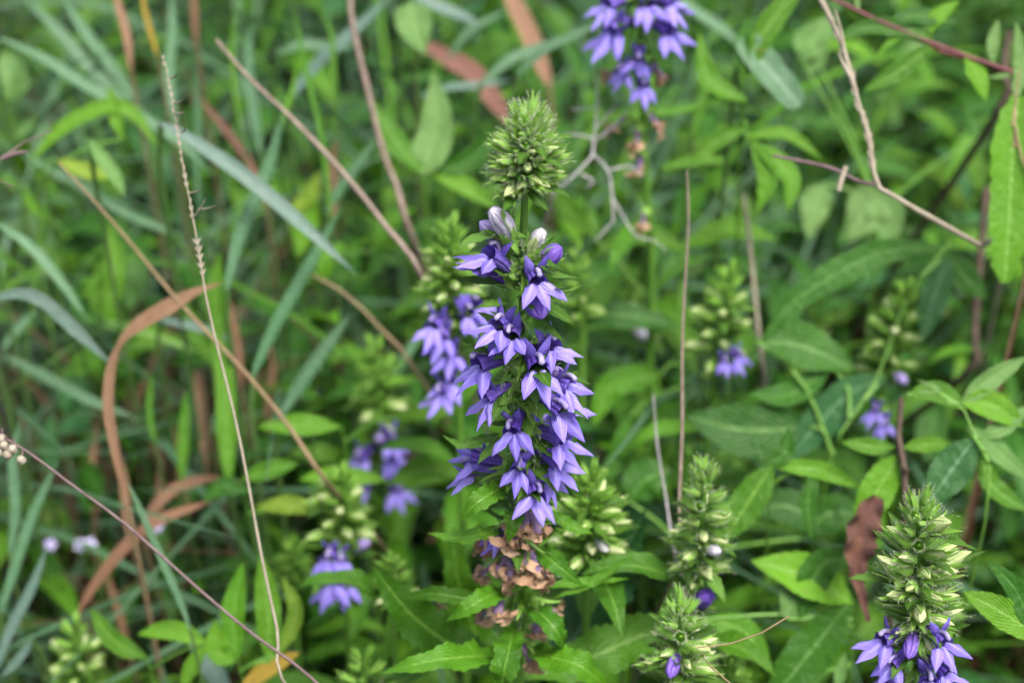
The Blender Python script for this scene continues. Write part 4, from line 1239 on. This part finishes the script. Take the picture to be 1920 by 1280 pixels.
plant('plant with smooth horizontal leaves right of the open flowers', [([(1270, 610), (1160, 590), (1050, 600)], 60, 'leafB', willow), ([(1290, 470), (1200, 440), (1110, 480)], 50, 'leafA', willow), ([(1240, 700), (1150, 720), (1110, 800)], 60, 'leafA', willow), ([(1280, 460), (1370, 430), (1460, 450)], 50, 'leafA', willow), ([(1110, 440), (1060, 380), (1040, 340)], 40, 'leafA', willow),
      ([(1180, 780), (1160, 860), (1120, 900)], 50, 'leafB', willow)], 1.05)
for pts_, lb in (([(1892, 60), (1880, 130), (1868, 215)], 'dark purple-brown woody stem behind the red-stemmed plant'), ([(1850, 350), (1838, 480), (1826, 620), (1812, 700)], 'dark brown woody stem behind the ragged eaten leaf')):
    stalk('woody_stem', lb, 'woody stem', pts_, 1.05, [20, 20, 20], 'wood')

# tiny lilac flowers in the corner
for k, (a, b_, lb) in enumerate([(95, 1020, 'tiny pale lilac flower low beside the straw, left of a pair'), (150, 1021, 'tiny pair of pale lilac blossoms low in front of the straw'), (295, 986, 'tiny pale lilac flower behind the thin blue-green blade')]):
    c0 = at(a, b_, 1.1)
    g_ = to_ground(c0)
    e = thing('tiny_flower', tuple(g_), lb, 'wildflower')
    wob('stem', MB().add(*tube([c0, .5 * (c0 + g_) + np.array([.01, 0, 0]), g_], [.0008, .001, .0012], 6, 10)), M['stem'], e)
    for off in ((0, 0), (.006, .001)) if k == 1 else ((0, 0),):
        for q in range(5):
            aa = q * 1.257
            dr = CR * math.cos(aa) + CU * math.sin(aa)
            b0 = c0 + np.array([off[0], 0, off[1]])
            wob('petal', MB().add(*ribbon([b0, b0 + dr * .002, b0 + dr * .0042], .0036, ovate, 4, 3, N=-CF)), M['tiny'], e)

# ================================================================== random meadow filling, all standing on the ground
COLN = {'leafA': 'bright green', 'leafY': 'yellowish green', 'grassG': 'grass-green', 'leafB': 'deep green', 'leafD': 'bluish green', 'leafC': 'pale green'}
KINDN = {'A': 'narrow willow-like leaves', 'B': 'broad lance-shaped leaves', 'O': 'small rounded leaves'}


def filler(x, y, h, kind, n, L):
    z0 = gz(x, y)
    lx, ly = random.uniform(-.25, .25) * h, random.uniform(-.25, .15) * h
    P = smooth_path([(0, 0, 0), (lx * .3, ly * .3, h * .5), (lx, ly, h)], 10)
    stem_me = MB().add(*tube(P, [.0018, .0014, .0008], 5, smooth=False)).mesh('stem', M['stem'])
    az = random.uniform(0, 6)
    shape = {'A': 'willow', 'B': 'lance', 'O': 'ovate'}[kind]
    mats = {'A': ['leafA', 'leafA', 'leafY', 'grassG'], 'B': ['leafB', 'leafA', 'leafD'], 'O': ['leafC', 'leafA', 'leafD']}[kind]
    mt = random.choice(mats)
    size = 'tall' if h > .26 else ('low' if h < .15 else 'knee-high')
    e = thing('leafy_plant', (x, y, z0), size.replace('knee-high', 'mid-height') + ' plant with ' + COLN[mt] + ' ' + KINDN[kind] + ' in the meadow', 'leafy plant', COLN[mt] + ' plants with ' + KINDN[kind])
    ob('stem', stem_me, e)
    for i in range(n):
        f = .25 + .75 * (i + .5) / n
        c0 = P[int(f * 10)]
        az += 2.4 + random.uniform(-.4, .4)
        el = random.uniform(.0, .7) + (.5 if f > .9 else 0)
        d = (math.sin(az) * math.cos(el), -math.cos(az) * math.cos(el), math.sin(el))
        ob('leaf', leaf_mesh(shape, mt, random.randrange(5)), e, frame(c0, d, (0, 0, 1), L * random.uniform(.75, 1.2) * (1 - .35 * max(0, f - .6))))


def room(x, y):
    """highest a filling plant may stand at (x, y): it stays behind the followed plants"""
    lim = (y * math.cos(PITCH) + CAM_H * math.sin(PITCH) - 1.07) / math.sin(PITCH)
    return lim


cnt = 0
tries = 0
spots = []
while cnt < 185 and tries < 6000:
    tries += 1
    y = random.uniform(.62, 2.15)
    x = random.uniform(-1, 1) * (.17 + .33 * y)
    hm = min(room(x, y), .42)
    if hm < .08:
        continue
    if any((x - a) ** 2 + (y - b_) ** 2 < .045 ** 2 for a, b_ in spots):
        continue
    spots.append((x, y))
    h = hm * random.uniform(.55, 1.0)
    right = x > .02 + random.uniform(-.1, .1)
    kind = random.choice('BAAOB') if right else random.choice('AAOAB')
    if x < -.06 and random.random() < .5:
        continue
    L = random.uniform(.05, .088) if kind != 'O' else random.uniform(.03, .05)
    filler(x, y, h, kind, random.randint(7, 11), L)
    cnt += 1

# grass tufts, each blade its own part
nb = 0
for i in range(30):
    for _ in range(50):
        y = random.uniform(.85, 2.2)
        x = random.uniform(-1, .15) * (.17 + .33 * y) if random.random() < .85 else random.uniform(0, 1) * (.17 + .33 * y)
        if room(x, y) > .12:
            break
    hm = min(room(x, y), .5)
    z0 = gz(x, y)
    mt = random.choice(['grassB', 'grassG', 'grassG', 'grassB'])
    tone = 'blue-green' if mt == 'grassB' else 'fresh green'
    e = thing('grass_tuft', (x, y, z0), ('tall' if hm > .35 else 'short') + ' loose tuft of ' + tone + ' grass blades rooted in the meadow', 'grass', tone + ' grass tufts')
    for k in range(7):
        az = random.uniform(0, 6.283)
        h = hm * random.uniform(.5, 1.0)
        out = h * random.uniform(.3, 1.5)
        ax = np.array([math.cos(az), math.sin(az), 0])
        if depth(np.array([x, y, z0]) + ax * out * 1.15 + np.array([0, 0, h])) < 1.0:
            ax = ax * np.array([1, -1, 1]) if ax[1] < 0 else ax
        pts = [ax * .006, ax * out * .25 + np.array([0, 0, h * .55]), ax * out * .65 + np.array([0, 0, h * .95]), ax * out * 1.15 + np.array([0, 0, h * random.uniform(.5, 1.0)])]
        ob('blade', MB().add(*ribbon(pts, random.uniform(.004, .0075), bladep, 12, 3, N=unit(np.array([-ax[0], -ax[1], 1.2])), fold=.3, roll=random.uniform(-.6, .6), twist=random.uniform(-.8, .8))).mesh('blade', M[mt]), e)
        nb += 1

# dry straw clumps on the grass side
for (a, b_, n, hh) in [(190, 1010, 12, .16), (250, 960, 9, .15), (390, 880, 12, .16), (300, 930, 10, .14), (440, 930, 8, .12), (620, 300, 9, .14), (330, 1000, 8, .12), (1000, 180, 8, .16), (700, 330, 8, .15), (130, 560, 8, .12), (530, 730, 8, .12), (370, 720, 9, .14), (480, 560, 8, .14), (860, 330, 8, .14)]:
    q = at(a, b_, 1.0)
    v_ = q - CP
    gp = CP + v_ * (CAM_H - .0) / -v_[2]
    x, y = gp[0] * .92, gp[1] - .14
    e = thing('straw_clump', (x, y, gz(x, y)), 'clump of tan dead straw standing among the grass', 'dry grass', 'dead straw clumps')
    for k in range(int(n * 1.5)):
        az = random.uniform(0, 6.283)
        out = random.uniform(.01, .09)
        h = hh * random.uniform(1.0, 2.2)
        ax = np.array([math.cos(az), math.sin(az), 0])
        rx = ax * random.uniform(0, .03)
        ob('straw', MB().add(*ribbon([rx, rx + ax * out * .4 + np.array([0, 0, h * .6]), rx + ax * out * 1.6 + np.array([0, 0, h * random.uniform(.8, 1.05)])], random.uniform(.0022, .0055), bladep, 8, 3, N=(0, -.9, .4), fold=.3, twist=random.uniform(-1, 1))).mesh('straw', M[random.choice(['dry', 'dry', 'dryred'])]), e)


def mass(name, label, cat, mat, count, region, maker, hmax):
    mb = MB()
    for i in range(count):
        y = random.uniform(*region[1])
        x = random.uniform(*region[0])
        if abs(x) > 1.0 or y > 2.5:
            hm = hmax
        else:
            hm = min(hmax, room(x, y))
        if y < .62:
            hm = min(hm if hm > 0 else 0, .06)
        if hm < .02:
            if random.random() < .5:
                continue
            hm = .03
        maker(mb, x, y, gz(x, y), hm)
    o = ob(name, mb.mesh(name, M[mat]))
    o['kind'] = 'stuff'
    o['label'] = label
    o['category'] = cat


def mk_grass(mb, x, y, z0, hm):
    az = random.uniform(0, 6.283)
    h = hm * random.uniform(.45, 1.0)
    out = h * random.uniform(.2, 1.0)
    ax = np.array([math.cos(az), math.sin(az), 0])
    o = np.array([x, y, z0])
    mb.add(*ribbon([o, o + ax * out * .25 + np.array([0, 0, h * .6]), o + ax * out * 1.1 + np.array([0, 0, h * random.uniform(.6, 1)])], random.uniform(.0025, .006), bladep, 6, 3, N=unit(np.array([-ax[0], -ax[1], 1.2])), fold=.3, twist=random.uniform(-.8, .8)))


def mk_leaf(mb, x, y, z0, hm):
    az = random.uniform(0, 6.283)
    h = hm * random.uniform(.1, .85)
    L = random.uniform(.03, .075)
    el = random.uniform(-.1, .7)
    o = np.array([x, y, z0 + h])
    d = np.array([math.cos(az) * math.cos(el), math.sin(az) * math.cos(el), math.sin(el)])
    e2 = o + d * L * .55
    e3 = e2 + (d + np.array([0, 0, -random.uniform(.3, .9)])) * L * .45
    mb.add(*ribbon([o, e2, e3], L * random.uniform(.15, .36), random.choice([lance, ovate, willow, willow]), 6, 3, N=(0, 0, 1), fold=.25, roll=random.uniform(-.5, .5)))
    mb.add(*tube([o, np.array([x + random.uniform(-.01, .01), y, z0])], [.0007, .001], 3, 2))


def mk_straw(mb, x, y, z0, hm):
    az = random.uniform(0, 6.283)
    h = hm * random.uniform(.4, 1.0)
    o = np.array([x, y, z0])
    ax = np.array([math.cos(az), math.sin(az), 0]) * h * random.uniform(.1, .7)
    k = random.uniform(.5, 1.0)
    mb.add(*ribbon([o, o + ax * .4 + np.array([0, 0, h * .6]), o + ax * 1.2 + np.array([0, 0, h * k])], random.uniform(.0012, .0040), bladep, 6, 3, N=(0, -.9, .4), fold=.5, twist=random.uniform(-2, 2)))


def mk_litter(mb, x, y, z0, hm):
    az = random.uniform(0, 6.283)
    L = random.uniform(.03, .14)
    o = np.array([x, y, z0 + random.uniform(.002, .05)])
    d = np.array([math.cos(az), math.sin(az), random.uniform(-.15, .25)])
    mb.add(*ribbon([o, o + d * L * .5 + np.array([0, 0, random.uniform(0, .015)]), o + d * L], random.uniform(.002, .009), strap, 4, 3, N=(0, 0, 1), fold=.3, twist=random.uniform(-1.5, 1.5)))


mass('grass_mass', 'blue-green grass thickly covering the ground', 'grass', 'grassB', 6500, ((-1.1, .25), (.5, 2.7)), mk_grass, .40)
mass('grass_mass', 'fresh green grass thickly covering the ground', 'grass', 'grassG', 3000, ((-1.4, 1.4), (.3, 3.0)), mk_grass, .26)
mass('ground_cover', 'bright small leaves covering the ground between the stems', 'ground cover', 'leafA', 5200, ((-1.1, 1.1), (.4, 2.7)), mk_leaf, .34)
mass('ground_cover', 'darker small leaves covering the ground between the stems', 'ground cover', 'leafB', 6500, ((-.3, 1.1), (.4, 2.7)), mk_leaf, .36)
mass('standing_straw', 'thin dry straws standing all through the grass', 'dry grass', 'dry', 1100, ((-1.0, .1), (.7, 2.6)), mk_straw, .34)
mass('dry_litter', 'brown dead grass and leaf litter on the soil', 'litter', 'litter', 4200, ((-1.4, 1.2), (.3, 2.8)), mk_litter, .05)
mass('dry_litter', 'tan fallen straw scattered over the soil', 'litter', 'dry', 900, ((-1.2, .3), (.5, 2.6)), mk_litter, .05)
